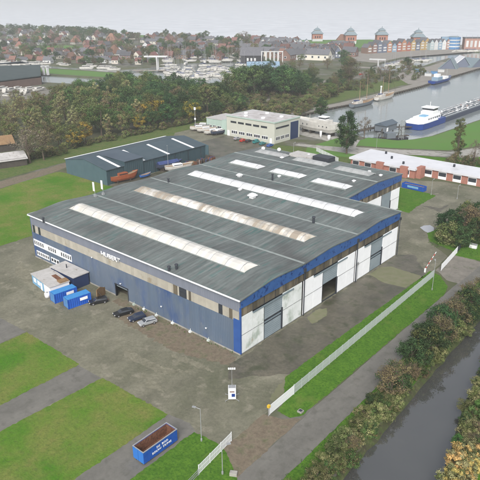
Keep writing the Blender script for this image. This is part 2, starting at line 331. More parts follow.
LEAF = dict(dark=leafmat('leaves_dark', (0.028, 0.058, 0.020)), mid=leafmat('leaves_mid', (0.055, 0.098, 0.028)), olive=leafmat('leaves_olive', (0.088, 0.108, 0.036)),
            yellow=leafmat('leaves_yellow', (0.25, 0.19, 0.03)), brown=leafmat('leaves_brown', (0.11, 0.092, 0.045)), bare=leafmat('twigs_grey', (0.15, 0.135, 0.10)),
            pale=leafmat('leaves_pale', (0.17, 0.17, 0.075)), reed=leafmat('leaves_straw', (0.36, 0.27, 0.09)), fresh=leafmat('leaves_fresh', (0.06, 0.13, 0.03)))

# ------------------------------------------------------------------ the lie of the land
def smooth_curve_mesh(name, loops, z_top, depth, m):
    cu = bpy.data.curves.new(name, 'CURVE'); cu.dimensions = '2D'; cu.fill_mode = 'BOTH'; cu.extrude = depth/2
    for lp in loops:
        s = cu.splines.new('POLY'); s.points.add(len(lp)-1)
        for i, p in enumerate(lp): s.points[i].co = (p[0], p[1], 0, 1)
        s.use_cyclic_u = True
    o = bpy.data.objects.new(name, cu); COL.objects.link(o)
    dg = bpy.context.evaluated_depsgraph_get(); me = bpy.data.meshes.new_from_object(o.evaluated_get(dg))
    bpy.data.objects.remove(o); bpy.data.curves.remove(cu)
    me.materials.clear(); me.materials.append(m); me.name = name
    q = bpy.data.objects.new(name, me); COL.objects.link(q); q.location.z = z_top-depth/2
    return tag(q, kind='structure')
def rough_loop(pts, step=3.0, amp=0.4, seed=1):
    out = []; n = len(pts)
    for i in range(n):
        a = Vector(pts[i][:2]); b = Vector(pts[(i+1) % n][:2]); L = (b-a).length; k = max(1, min(160, int(L/step*2.5)))
        nr = Vector((-(b-a).y, (b-a).x)).normalized() if L > 0 else Vector((0, 0))
        for j in range(k):
            p = a.lerp(b, j/k)
            off = (noise.noise(Vector((p.x*0.3, p.y*0.3, seed)))*.35+noise.noise(Vector((p.x*1.3, p.y*1.3, seed)))*.5+noise.noise(Vector((p.x*3.7, p.y*3.7, seed)))*.5)*amp
            out.append(tuple(p+nr*off*(1 if j else 0.5)))
    return out
def P2(*pts): return [at(x, y).to_2d()[:] for x, y in pts]
coast = P2((0, 27), (60, 30.5), (120, 34), (190, 37.5), (250, 39.5), (300, 40), (370, 39.5), (430, 43), (480, 46))
outer = [(-2600, -300)]+[(-2600, 900)]+coast+[(60, 950), (600, 1000), (1500, 1000), (1500, -1500), (-2600, -1500)]
canal = [(35, -90), (34, -30), (33, 0), (31.8, 25), (31.2, 45), (31, 70), (31, 320), (40.5, 320), (40.5, 60), (41, 30), (43, 14), (46, 1), (49, -10), (56, -90)]
harbour = [(-149, 224), (-149, 258), (-146, 280), (-146, 330), (-147, 392), (-153, 470), (-158, 547), (-164, 660), (-40, 660), (-50, 400), (-57, 283), (-59, 243), (-60, 223), (-64, 209), (-70, 200), (-84, 197), (-100, 203), (-128, 206)]
inner = P2((372, 66), (384, 62), (400, 58), (425, 54), (445, 52.3), (470, 51.6), (530, 52), (530, 60.5), (482, 59), (448, 58.2), (438, 61), (426, 65), (412, 68.5), (392, 71), (378, 70))
marina = P2((-40, 62), (0, 61), (16, 62), (40, 64), (70, 66.5), (120, 68.5), (160, 66), (180, 62), (240, 61), (262, 66), (266, 78), (200, 84), (110, 85.5), (40, 82), (-40, 78))
spit = P2((38, 67.5), (60, 68.5), (90, 70.5), (128, 73), (132, 77), (110, 78.5), (80, 76.5), (40, 74))
inlet2 = P2((440, 50), (470, 49.5), (520, 50), (520, 51), (470, 51), (440, 51.3))
smooth_curve_mesh('ground', [outer, rough_loop(canal, 2.5, 0.9, 3), harbour, inner, marina, spit], 0.0, 3.0, M['land'])
def sheet(name, pts, z, m, step=3, amp=0.0, seed=1):
    lp = rough_loop(pts, step, amp, seed) if amp else [p[:2] for p in pts]
    return smooth_curve_mesh(name, [lp], z, 0.003, m)
b = MB(); b.poly([(-30000, -3000, -1.2), (30000, -3000, -1.2), (30000, 40000, -1.2), (-30000, 40000, -1.2)]); tag(b.build('sea', M['sea']), kind='structure')
def grown(lp, k=1.0):
    c = Vector((sum(p[0] for p in lp)/len(lp), sum(p[1] for p in lp)/len(lp)))
    return lp
sheet('canal_water', [(30, -95), (29, 330), (43, 330), (43.5, 30), (50, 0), (60, -95)], -1.15, M['canal'])
sheet('harbour_water', [(-152, 215), (-152, 400), (-166, 670), (-35, 670), (-55, 190), (-130, 190)], -1.15, M['water'])
sheet('marina_water', P2((-60, 58), (270, 57), (275, 90), (-60, 90)), -1.15, M['water'])
sheet('inner_harbour_water', P2((366, 73), (370, 62), (420, 50.5), (540, 50), (540, 68), (440, 68), (400, 74)), -1.15, M['water'])

def bank_slope(name, xs_top, xs_bot, sgn):
    b = MB(); n = 150; rows = []
    for i in range(n+1):
        y = -88+i*(320+88)/n
        f = lambda tab: next(a[0]+(c[0]-a[0])*(y-a[1])/(c[1]-a[1]) for a, c in zip(tab, tab[1:]) if a[1] <= y <= c[1])
        xt = f(xs_top)-sgn*.7; xb = f(xs_bot)+sgn*1.3; w1 = noise.noise(Vector((y*.4, 3, sgn)))*.5; w2 = noise.noise(Vector((y*.9, 8, sgn)))*.5
        rows.append([(xt, y, .035), (xt+(xb-xt)*.45+w1*.4, y, -.35+w2*.2), (xt+(xb-xt)*.8+w1, y, -1.0), (xb+w1, y, -1.6)])
    vs = [p for r in rows for p in r]; fs = [(i*4+j, i*4+j+1, (i+1)*4+j+1, (i+1)*4+j) for i in range(n) for j in range(3)]
    b._add(vs, fs); return tag(b.build(name, M['bankearth'], None, True), kind='structure')
M['bankearth'] = mat('bank_earth', (0.05, 0.075, 0.02), (0.045, 0.04, 0.025), 0.8, 0.95, detail=10, c3=(0.09, 0.10, 0.04), s3=1.2, t3=(.5, .7), grain=.4)
lt = [(35, -90), (34, -30), (33, 0), (31.8, 25), (31.2, 45), (31, 70), (31, 320)]; bt = [(56, -90), (49, -10), (46, 1), (43, 14), (41, 30), (40.5, 60), (40.5, 320)]
bank_slope('bank_land', lt, lt, 1); bank_slope('bank_land', bt, bt, -1)

# yard, roads, grass (each a few mm above the one below)
yard = [(16, -12), (20.5, -30), (21, -60), (-60, -90)]+P2((-60, 300), (-40, 262), (0, 246), (33, 235.5))+[(-80, 9), (-80, 40), (-84, 58), (-122, 58), (-122, 113), (-150, 114), (-172, 140), (-172, 160), (-146, 162), (-146, 155), (-112, 155), (-95, 146), (-62, 141), (-30, 141), (-20, 147), (40, 147), (40, 105), (18, 104), (3, 99), (-1, 92), (3, 84), (12, 77), (13, 64), (15, 0)]
sheet('yard_ground', yard, 0.006, M['yard'], 3, 0.5, 4)
sheet('wet_ground', [(0.5, -4), (4, -8), (13, 3), (13.5, 40), (12.5, 62), (4, 72), (0.5, 69)], 0.012, M['yardwet'], 2.5, 1.2, 5)
sheet('rear_ground', [(-119.5, 58), (-84, 59), (-80.2, 60), (-80.2, 106), (-85, 140), (-112, 153), (-146, 154), (-146, 116), (-119.5, 114)], 0.012, M['yardwet'], 3, 0.8, 6)
sheet('bare_ground', [(-40, -2.5), (-20, -3.5), (-2, -2.2), (-1, -0.3), (-40, -0.3)], 0.015, M['brownsoil'], 1.5, 1.3, 7)
sheet('bare_ground', [(-32, -7), (-12, -8), (2, -4), (0, -1), (-34, -1)], 0.011, M['brownsoil'], 1.5, 1.6, 8)
sheet('mossy_ground', [(1.5, 22), (4.2, 20.5), (4.6, 26), (2.5, 29), (1.2, 27)], 0.018, M['moss'], 1, 0.6, 9)
sheet('mossy_ground', [(0.8, 52), (6, 50), (12, 51), (12.6, 60), (3, 60.5), (0.8, 58)], 0.018, M['moss'], 1.5, 0.5, 10)
for pts, mm in ((((272.5, 414), (262, 421), (247, 433), (240, 445), (238, 444), (245, 432), (260, 419.5), (271, 412.5)), 'wetline'), (((228, 478), (236, 462), (258, 440), (262, 440), (240, 463), (233, 479)), 'wetline'),
               (((270, 398), (280, 384), (288, 374), (284, 392), (277, 408)), 'moss'), 
               (((170, 352), (200, 362), (214, 372), (198, 368), (172, 357)), 'lightgrit'), (((120, 345), (160, 366), (190, 372), (160, 374), (125, 356)), 'lightgrit'), (((140, 372), (158, 382), (164, 392), (148, 388)), 'lightgrit'),
               (((20, 262), (60, 300), (62, 312), (40, 300), (14, 272)), 'lightgrit'), (((420, 205), (440, 208), (452, 203), (440, 212)), 'wetline'), ):
    sheet('stained_ground', P2(*pts), 0.0105+0.0001*len(pts), M[mm], .8, .9, 60)
sheet('grass_field', P2((-60, 268), (0, 246), (33, 235.5))+[(-80.5, 9), (-80.5, 50), (-84, 57), (-149, 56.8), (-153, 56)]+P2((55, 172.5), (22, 182), (0, 189), (-60, 210)), 0.018, M['grassolive'], 2, 0.5, 11)
sheet('field_path', P2((-60, 208), (0, 188.5), (22, 181.5), (55, 172), (68, 166.5), (66, 163), (0, 181.5), (-60, 200)), 0.014, M['brownsoil'], 3, 0.5, 12)
sheet('verge_lawn', P2((-60, 198), (0, 180), (66, 162), (74, 158))+[(-150, 60), (-150, 116), (-172, 142), (-173, 190), (-184, 190), (-190, 120), (-184, 70), (-183, 40), (-183, -40)], 0.022, M['verge'], 3, 0.6, 13)
sheet('lawn', P2((-40, 366), (0, 344), (27, 332), (79.5, 364.5), (0, 405.5), (-40, 426)), 0.018, M['grassolive'], 1.2, 0.45, 14)
sheet('lawn', P2((-40, 451), (0, 431.5), (102.5, 378), (168.5, 414.5), (72, 481), (20, 520), (-40, 540)), 0.018, M['grassolive'], 1.2, 0.45, 15)
sheet('lane_road', P2((-40, 427), (0, 405.5), (78, 365), (101, 378), (0, 431.5), (-40, 450)), 0.014, M['asphalt'], 2, 0.3, 16)
sheet('corner_pavement', P2((-40, 332), (0, 318), (26, 331.5), (0, 343.5), (-40, 365)), 0.014, M['asphalt'], 2, 0.3, 17)
sheet('strip_pavement', P2((60, 492), (72, 481), (169, 414.5), (190, 423), (196, 432), (130, 480), (100, 510)), 0.014, M['asphalt'], 2, 0.3, 18)
sheet('lawn', P2((110, 495), (131, 479), (194, 432), (218, 443.5), (227, 453), (238, 482), (230, 520)), 0.018, M['grass'], 1.0, 0.4, 19)
sheet('fence_lawn', P2((277, 411), (283, 404), (285, 378), (300, 366), (430, 271), (440, 275.5), (448, 287), (444, 295), (302, 415.5), (290, 418)), 0.018, M['grass'], 1.2, 0.4, 20)
road = [(22.5, -60), (22.3, -25), (21.6, 0), (21.0, 60), (21.6, 110), (21, 300), (24.6, 300), (24.8, 68), (26.2, 25), (27.4, 8), (28.3, -25), (29, -60)]
sheet('road', road, 0.010, M['asphalt'], 4, 0.25, 21)
sheet('gate_pavement', [(15.5, 64.5), (13.2, 66), (13, 79), (15, 80), (21.5, 79), (21.3, 62), (18, 62)], 0.016, M['paving'], 1.5, 0.3, 22)
sheet('gate_pavement', [(15.8, -11.5), (19, -10.5), (21.7, -8), (22.2, -24), (22.5, -34), (18.3, -34), (16.5, -28)], 0.016, M['brownsoil'], 1.5, 0.4, 23)
sheet('canal_lawn', [(28.4, -40), (28.1, -25), (27.3, 8), (26.1, 25), (24.7, 68), (24.5, 300), (31.0, 300), (31.0, 60), (32.8, 0), (34, -40)], 0.020, M['grass'], 2, 0.3, 24)
sheet('bank_lawn', [(41.5, 70), (41.5, 31), (43.6, 14), (46.6, 1), (49.6, -10), (55, -60), (90, -60), (90, 70)], 0.020, M['grass'], 2, 0.3, 25)
sheet('tree_lawn', [(13, 79), (11, 82), (3, 84.5), (-0.5, 90), (0.5, 96), (5, 101), (18, 106), (20.8, 106), (20.9, 80)], 0.020, M['grass'], 1.5, 0.5, 26)
sheet('hall_lawn', [(-18, 106), (-34, 106), (-34, 128), (-22, 129.5), (-14.5, 128), (-14.5, 112), (-13.5, 104), (-18, 104)], 0.020, M['grass'], 1.5, 0.5, 27)
sheet('office_lawn', [(-112, 154), (-106, 142), (-95, 141.5), (-64, 145), (-66, 157), (-100, 158.5)], 0.020, M['verge'], 2, 0.8, 28)
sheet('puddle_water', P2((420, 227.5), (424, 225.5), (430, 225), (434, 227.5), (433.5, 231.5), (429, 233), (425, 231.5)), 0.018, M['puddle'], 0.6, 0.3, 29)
sheet('shore_lawn', [(-62, 161.5), (-40, 162), (-12, 162), (40, 162), (40, 208), (-20, 208), (-27, 188), (-45, 180), (-60, 173), (-66, 168)], 0.0165, M['grass'], 2, 0.5, 30)
sheet('shore_path', [(-104, 160), (-70, 163), (-58, 174.5), (-44, 182), (-26, 190.5), (-18, 210), (-12, 300), (-6, 300), (-12, 208), (40, 208), (40, 214), (-18, 226), (-30, 216), (-38, 196), (-62, 183), (-78, 176), (-84, 190), (-88, 190), (-83, 171), (-104, 164)], 0.024, M['concrete'], 2, 0.3, 31)
sheet('shore_lawn', [(-82, 178), (-64, 185), (-40, 198), (-32, 218), (-18, 230), (-14, 300), (-30, 420), (-49, 420), (-56, 284), (-58, 243), (-59, 224), (-63, 210), (-69, 202), (-84, 198.5), (-84, 192)], 0.020, M['dike'], 2, 0.6, 32)
sheet('tree_lawn', [(-90, 150), (-66, 158), (-66, 166), (-82, 168), (-90, 186), (-96, 186), (-96, 160)], 0.0225, M['dike'], 2, 0.6, 33)
sheet('slipway_pavement', [(-126, 183), (-96, 178), (-96, 200), (-126, 203)], 0.033, M['concrete'], 2, 0.5, 34)
sheet('quay_pavement', [(-150, 222), (-150, 258), (-147, 280), (-147, 330), (-148, 392), (-154, 470), (-159, 547), (-165, 640), (-177, 640), (-170, 547), (-164, 470), (-157, 392), (-155, 330), (-155, 280), (-157, 258), (-158, 222)], 0.024, M['deck'], 5, 0)
sheet('harbour_road', P2((262, 98), (300, 85), (345, 76), (378, 68), (384, 71), (350, 80), (305, 90), (268, 102)), 0.026, M['paving'], 8, 1, 35)
sheet('quay_lawn', P2((318, 107), (340, 101), (385, 89.5), (408, 84), (398, 78), (360, 85), (318, 98)), 0.022, M['verge'], 4, 1, 51)
sheet('peninsula_pavement', P2((400, 73), (428, 66.5), (442, 62), (482, 61), (482, 68), (420, 84), (408, 84), (396, 78)), 0.020, M['deck'], 8, 1, 36)
sheet('dike_land', P2((118, 33.9), (190, 37.4), (250, 39.4), (258, 41), (190, 39.6), (118, 36)), 0.02, M['dike'], 20, 2, 37)
sheet('dike_land', P2((300, 40.1), (370, 39.6), (425, 43), (420, 46), (380, 47.5), (330, 48), (302, 44)), 0.02, M['dike'], 20, 2, 38)
sheet('village_lawn', P2((36, 68.5), (60, 69.4), (90, 71.2), (127, 73.8), (130, 76.2), (110, 77.4), (80, 75.6), (42, 73)), 0.02, M['dike'], 8, 1, 39)
sheet('village_lawn', P2((28, 47), (62, 45), (84, 47), (60, 51), (30, 52)), 0.02, M['dike'], 15, 3, 40)
sheet('quay_pavement', P2((352, 52), (480, 44.5), (484, 51), (400, 57.5), (376, 63), (352, 60)), 0.02, M['deck'], 12, 1, 41)

def lettering(name, s, height, width, loc, rot, m, parent=None, depth=0.05, bold=0.0):
    cu = bpy.data.curves.new(name, 'FONT'); cu.body = s; cu.size = 1; cu.extrude = 0; cu.offset = bold
    o = bpy.data.objects.new(name, cu); COL.objects.link(o); bpy.context.view_layer.update()
    dg = bpy.context.evaluated_depsgraph_get(); me = bpy.data.meshes.new_from_object(o.evaluated_get(dg))
    bpy.data.objects.remove(o); bpy.data.curves.remove(cu)
    xs = [v.co.x for v in me.vertices]; ys = [v.co.y for v in me.vertices]
    x0, x1, y0, y1 = min(xs), max(xs), min(ys), max(ys)
    for v in me.vertices:
        v.co.x = (v.co.x-x0)/(x1-x0)*width; v.co.y = (v.co.y-y0)/(y1-y0)*height
    bm = bmesh.new(); bm.from_mesh(me)
    r = bmesh.ops.extrude_face_region(bm, geom=bm.faces[:])
    for v in [g for g in r['geom'] if isinstance(g, bmesh.types.BMVert)]: v.co.z += depth
    bmesh.ops.recalc_face_normals(bm, faces=bm.faces); bm.to_mesh(me); bm.free()
    me.materials.clear(); me.materials.append(m)
    q = bpy.data.objects.new(name, me); COL.objects.link(q); q.location = loc; q.rotation_euler = rot; q.parent = parent
    return q

# ------------------------------------------------------------------ the big boat hall
hall = thing('boat_hall', 'huge blue boat hall with green grey corrugated roof and white sliding doors', 'hall')
def profile_z(prof, y):
    for (a, za), (c, zc) in zip(prof, prof[1:]):
        if a <= y <= c: return za+(zc-za)*(y-a)/(c-a)
    return prof[-1][1]
def roof_mesh(prof, x0, x1, m, th=0.25, seg=1):
    b = MB(); pts = list(prof)+[(y, z-th) for y, z in reversed(prof)]
    b.prism(pts, x0, x1, 'x'); return b
PF = [(-0.35, 13.15), (4, 13.6), (9.5, 14.15), (11, 14.2), (13, 14.15), (18, 13.8), (22, 13.62), (26, 13.85), (31.5, 14.2), (33.5, 14.24), (35.5, 14.15), (41, 13.8), (45.2, 13.6), (49, 13.85), (55, 14.2), (56.7, 14.24), (58.7, 14.15), (64, 13.8), (68.6, 13.4)]
roof_mesh(PF, -79.3, 0.55, M['roof']).build('roof', M['roof'], hall)
# side wall towards the yard (Y = 0)
b = MB(); b.box(-78.8, -41.4, 0, .3, .35, 7.9); b.box(-36.7, -1.7, 0, .3, .35, 7.9); b.box(-41.4, -36.7, 0, .3, 3.3, 7.9)
b.box(-79.1, -78.8, 0, 68.3, .35, 13.0); b.box(-78.8, 0, 68.0, 68.3, 0, 13.1); b.build('wall', M['clad'], hall)
b = MB(); b.box(-78.8, 0, 0.0, .3, 10.25, 12.95); b.build('upper_cladding', M['cladtop'], hall)
b = MB(); b.box(-78.8, -0.25, 0.06, .3, 7.9, 10.25); b.build('beige_band', M['beige'], hall)
b = MB(); b.box(-1.7, -0.02, -.03, .3, 0.2, 8.3); b.box(-0.02, .22, -.03, .35, 0.2, 11.2); b.build('corner_panel', M['deepblue'], hall)
b = MB(); b.box(-79.1, -41.4, -.05, .32, 0, .35); b.box(-36.7, 0.1, -.05, .32, 0, .35); b.build('plinth', M['concrete'], hall)
b = MB(); b.box(-79.3, .5, -.62, -.36, 12.98, 13.2); b.build('gutter', M['whiteplain'], hall)
b = MB(); b.box(-78, -1, 2, 66, 0, .05); b.build('hall_floor', M['yardwet'], hall)
b = MB(); b.box(-41.7, -41.4, -.06, .35, 0, 3.5); b.box(-36.7, -36.4, -.06, .35, 0, 3.5); b.box(-41.7, -36.4, -.06, .35, 3.3, 3.6); b.build('door_frame', M['darkframe'], hall)
# half open roller door inside the yard opening
b = MB(); b.box(-41.4, -36.7, .35, .4, 2.7, 3.3); b.build('roller_door', M['greydoor'], hall)
# windows in the side wall
def window_row(parent, x0, x1, y, z0, z1, n, fw=0.14, frame='whiteplain', name='window', split=()):
    f = MB(); d = 0.08
    f.box(x0, x1, y-d, y, z1-fw, z1); f.box(x0, x1, y-d, y, z0, z0+fw)
    wd = (x1-x0)/n
    for i in range(n+1):
        xx = x0+i*wd; k = fw*0.5 if i not in split else fw*2.2
        f.box(max(x0, xx-k), min(x1, xx+k), y-d+.001, y, z0+fw, z1-fw)
    o = f.build(name, M[frame], parent)
    MB().box(x0+.05, x1-.05, y-.03, y-.01, z0+.05, z1-.05).build('pane', M['glass'], o)
    return o
window_row(hall, -78.6, -60.0, -.01, 3.9, 5.9, 18, 0.42, split=(6, 12))
window_row(hall, -77.8, -71.4, -.01, 1.0, 2.5, 7, 0.3)
window_row(hall, -70.5, -66.5, -.01, 1.0, 2.5, 3, 0.3)
for x0, x1, mm in ((-78.2, -77.2, 'darkframe'), (-75.4, -74.4, 'darkframe'), (-17.9, -15.6, 'glass'), (-5.9, -4.8, 'glass')):
    o = MB().box(x0, x1, -.02, .05, 7.95, 10.2).build('dark_window', M['darkframe'], hall)
    MB().box(x0+.12, x1-.12, -.05, -.021, 8.1, 9.3).build('pane', M['glass'], o)
for x0, x1 in ((-19.8, -18.5), (-2.9, -2.0), (-14.9, -14.2)):
    MB().box(x0, x1, -.0, .05, 7.93, 10.2).build('brown_panel', M['brownglass'], hall)
for x in (-58.5, -34.2, -30.5, -26.0, -20.4, -14.6, -8.9, -46.5):
    b = MB(); b.box(x-.28, x+.28, -.6, -.06, 0, .4); b.cyl((x, -.2, .35), (x, -.2, .9), .06); b.build('concrete_foot', M['whitedirty'], hall)
for x, z in ((-24, 3.2), (-38.9, 4.3), (-9.5, 3.0), (-50, 8.2)):
    b = MB(); b.cyl((x, -.02, z), (x, -.35, z+.1), .05); b.box(x-.16, x+.16, -.45, -.3, z-.06, z+.18); b.build('wall_lamp', M['whiteplain'], hall)
lettering('sign_letters', 'HUBERT', 1.25, 7.6, (-46.1, -.05, 9.85), (R(90), 0, 0), M['whiteplain'], hall, .12, .03)
# front (X = 0): fascia, brown glazing, doors
def front_face(root, X, prof, y0, y1, zf, zg, parent_name='fascia'):
    b = MB(); ys = [y0]+[p[0] for p in prof if y0 < p[0] < y1]+[y1]
    pts = [(y, profile_z(prof, y)-.02) for y in ys]+[(y1, zf), (y0, zf)]
    b.prism(pts, X, X+.4, 'x'); b.build('fascia', M['fascia'], root)
    g = MB(); g.box(X-.1, X+.08, y0, y1, zg, zf)
    go = g.build('glazing', M['brownglass'], root)
    m_ = MB(); n = int((y1-y0)/3.6)
    for i in range(n+1):
        yy = y0+(y1-y0)*i/n; m_.box(X+.08, X+.16, max(y0, yy-.07), min(y1, yy+.07), zg, zf-.01)
    m_.build('mullion', M['darkframe'], go)
front_face(hall, 0, PF, 0.35, 68.3, 11.15, 9.1)
def door_panel(root, X, ya, yb, z1, m, seam=True, z0=.12, name='sliding_door', off=0.0):
    b = MB(); b.box(X-.05+off, X+.12+off, ya+.05, yb-.05, z0, z1); o = b.build(name, m, root)
    if seam:
        s = MB(); s.box(X+.12+off, X+.15+off, ya+.06, yb-.06, 4.55, 4.7); s.box(X+.12+off, X+.15+off, ya+.06, yb-.06, z0, z0+.18)
        s.build('seam', M['metal'], o)
    return o
for ya, yb, mm in ((.4, 4.0, 'whitedirty'), (4.0, 7.8, 'whitedirty'), (14.4, 18.3, 'whitedirty'), (18.3, 21.7, 'whitedirty'), (22.3, 26.3, 'white'), (26.3, 30.2, 'white'),
                   (36.9, 41, 'white'), (41, 45.0, 'white'), (45.5, 49.5, 'white'), (49.5, 53.2, 'white'), (59.6, 64, 'white'), (64, 68, 'white')):
    door_panel(hall, 0, ya, yb, 8.95 if ya not in (4.0, 49.5, 26.3) else 8.6, M[mm])
b = MB()
for ya, yb in ((4.0, 18.3), (26.3, 41), (49.5, 64)): b.box(.12, .32, ya, yb, 8.45, 8.75)
b.build('door_rail', M['zinc'], hall)
b = MB(); b.box(-.1, .02, .35, 68.3, 8.9, 9.1); b.box(-.3, -.02, .35, 68.3, 0, .12); b.build('sill', M['darkframe'], hall)
def grey_door(root, X, ya, yb, zlo, gap=None, top=8.45):
    if gap:
        b = MB(); b.box(X-.25, X-.05, ya, yb, gap[1], top); b.box(X-.25, X-.05, ya, yb, zlo, gap[0]); o = b.build('roller_door', M['greydoor'], root)
        MB().box(X-.3, X-.2, ya, yb, gap[0], gap[1]).build('window_strip', M['glass'], o)
        MB().box(X-.19, X-.02, ya, yb, gap[0]+.45, gap[0]+.7).build('door_rib', M['zinc'], o)
    else:
        MB().box(X-.25, X-.05, ya, yb, zlo, top).build('roller_door', M['greydoor'], root)
    MB().box(X-.05, X+.18, yb-.35, yb, zlo if gap else 0, 5.5 if gap else 4.8).box(X-.05, X+.1, ya, ya+.15, 0, 8.4).build('door_post', M['darkframe'], root)
grey_door(hall, 0, 7.8, 14.4, .1, (3.6, 4.9)); grey_door(hall, 0, 30.2, 36.9, 4.8); grey_door(hall, 0, 53.2, 59.6, .1, (3.4, 4.7))
for y in (22.0, 45.25):
    b = MB(); b.cyl((.55, y, .2), (.55, y, 11.6), .13, n=8); b.box(.3, .8, y-.3, y+.3, 11.5, 12.4); b.build('downpipe', M['darkframe'], hall)
b = MB(); b.cyl((.55, 45.9, .2), (.55, 45.9, 5.2), .09, n=8); b.box(.35, .75, 45.6, 46.2, 4.9, 5.6); b.build('pump_pipe', M['metal'], hall)
b = MB(); b.cyl((.5, 68.15, .2), (.5, 68.15, 11), .12, n=8); b.box(.3, .8, 67.9, 68.4, 11.0, 11.8); b.build('downpipe', M['darkframe'], hall)
# valleys and ridge strips
for y in (22, 45.2):
    b = MB(); z = profile_z(PF, y); b.prism([(y-.35, z+.04), (y+.35, z+.04), (y+.35, z-.05), (y-.35, z-.05)], -79.3, .3, 'x'); b.build('valley_gutter', M['rooftrim'], hall)
b = MB(); b.prism([(68.2, 13.5), (68.75, 13.5), (68.75, 13.2), (68.2, 13.2)], -79.3, .5, 'x'); b.build('eaves_trim', M['rooftrim'], hall)
b = MB(); b.box(-79.5, -79.25, -.4, 68.6, 12.9, 13.35); b.build('verge_trim', M['metal'], hall)
# roof lights: long ridged boxes of translucent sheets
def skylight(root, x0, x1, yc, hw, zb, zt, m, name='skylight'):
    b = MB(); e = 1.4
    vs = [(x0, yc-hw, zb), (x1, yc-hw, zb), (x1, yc+hw, zb), (x0, yc+hw, zb), (x0+e, yc-hw*.45, zt), (x1-e, yc-hw*.45, zt), (x1-e, yc+hw*.45, zt), (x0+e, yc+hw*.45, zt),
          (x0+e, yc, zt+.22), (x1-e, yc, zt+.22)]
    b._add(vs, [(0, 1, 5, 4), (1, 2, 6, 9, 5), (2, 3, 7, 6), (3, 0, 4, 8, 7), (4, 5, 9, 8), (7, 8, 9, 6)])
    o = b.build(name, M[m], root)
    r = MB(); n = int((x1-x0-2*e)/4.4)
    for i in range(n+1):
        xx = x0+e+(x1-x0-2*e)*i/n
        r.prism([(yc-hw-.03, zb+.02), (yc-hw*.46, zt+.05), (yc, zt+.26), (yc+hw*.46, zt+.05), (yc+hw+.03, zb+.02), (yc+hw*.44, zt-.05), (yc, zt+.15), (yc-hw*.44, zt-.05)], xx-.06, xx+.06, 'x')
    r.build('glazing_bar', M['metal'], o)
    c = MB(); c.box(x0-.15, x1+.15, yc-hw-.2, yc-hw-.03, zb-.35, zb+.12).box(x0-.15, x1+.15, yc+hw+.03, yc+hw+.2, zb-.35, zb+.12)
    c.build('kerb', M['rooftrim'], o)
skylight(hall, -72.4, -6.2, 11.2, 2.5, 14.05, 14.95, 'sky1'); skylight(hall, -71.2, -6.2, 33.6, 2.5, 14.1, 15.0, 'sky2'); skylight(hall, -71.2, -6.2, 56.8, 2.5, 14.1, 15.0, 'sky3')
# small things on the roof
def roof_vent(root, x, y, z, s=1.0, name='roof_vent', m='metal'):
    b = MB(); b.box(x-.55*s, x+.55*s, y-.55*s, y+.55*s, z-.2, z+.5*s); b.box(x-.85*s, x+.85*s, y-.85*s, y+.85*s, z+.5*s, z+.75*s); b.box(x-.6*s, x+.6*s, y-.6*s, y+.6*s, z+.75*s, z+1.0*s)
    b.build(name, M[m], root)
def roof_pipe(root, x, y, z, h=1.5, r=.28):
    b = MB(); b.cyl((x, y, z-.3), (x, y, z+h), r, n=10); b.cyl((x, y, z+h), (x, y, z+h+.25), r*1.5, r*1.2, n=10); b.build('flue_pipe', M['darkframe'], root)
def on_roof(x, y, z=14): return at(x, y, z)
for (x, y, s) in ((239.5, 176, 1.0), (252.5, 197.5, 1.3), (240, 190.5, .6), (282, 157, .7)):
    p = on_roof(x, y); roof_vent(hall, p.x, p.y, profile_z(PF, p.y) if p.y < 68 else 13.4, s, m='whiteplain')
for (x, y, h, r_) in ((313.5, 223, 1.6, .35), (169, 269, .9, .3), (176.5, 268, 1.0, .3), (43.5, 221, 1.0, .28), (168.5, 182.5, 1.2, .3), (272.5, 179, 1.8, .3)):
    p = on_roof(x, y, 13.6); roof_pipe(hall, p.x, p.y, profile_z(PF, p.y) if p.y < 68 else 13.4, h, r_)
# the set back rear hall
rear = thing('boat_hall', 'set back blue rear hall with short skylights on its low gable roof', 'hall', (0, 68.5, 0))
rear.location = (0, 0, 0)
PR = [(68.75, 12.9), (72, 13.05), (80, 13.45), (87, 13.78), (88.5, 13.8), (90, 13.75), (97, 13.35), (105.6, 12.75)]
roof_mesh(PR, -80.2, -18.0, M['roof']).build('roof', M['roof'], rear)
b = MB(); b.box(-80, -79.7, 68.7, 105.4, 0, 12.5); b.box(-80, -18.6, 105.1, 105.4, 0, 12.5); b.build('wall', M['clad'], rear)
front_face(rear, -18.5, PR, 68.9, 105.3, 10.4, 8.2)
for ya, yb in ((69, 74.5), (74.5, 80), (80, 86), (86, 92.4), (99.2, 105.2)):
    door_panel(rear, -18.5, ya, yb, 8.1, M['white'], off=-.02)
grey_door(rear, -18.5, 92.5, 99.1, .1, None, 8.1)
b = MB(); b.box(-80.5, -80.15, 68.8, 105.6, 12.3, 12.85); b.build('verge_trim', M['metal'], rear)
b = MB(); b.box(-80, -18, 105.6, 105.9, 12.5, 12.75); b.build('eaves_trim', M['rooftrim'], rear)
for x0, x1, y, m_ in ((-72.3, -58.7, 78.8, 'sky3'), (-53.7, -40.7, 78.8, 'sky3'), (-35.9, -22.5, 78.2, 'sky3'), (-75.6, -61.5, 97.2, 'sky4'), (-57.1, -42.7, 96.4, 'sky4'), (-38.3, -24.2, 95.4, 'sky4')):
    skylight(rear, x0, x1, y, 2.2, profile_z(PR, y)+.1, profile_z(PR, y)+.8, m_)
b = MB(); b.prism([(87.9, 13.84), (89.1, 13.84), (88.5, 13.92)], -80, -18.2, 'x'); b.build('ridge_cap', M['rooftrim'], rear)
for x, y in ((-21.5, 96.5), (-24.5, 84.3), (-27.0, 98.5), (-47.5, 74.5)): roof_vent(rear, x, y, profile_z(PR, y), .6, m='whiteplain')
b = MB(); b.box(-62, -52, 99.5, 105, 12.6, 14.2); b.build('plant_room', M['flatroof'], rear)
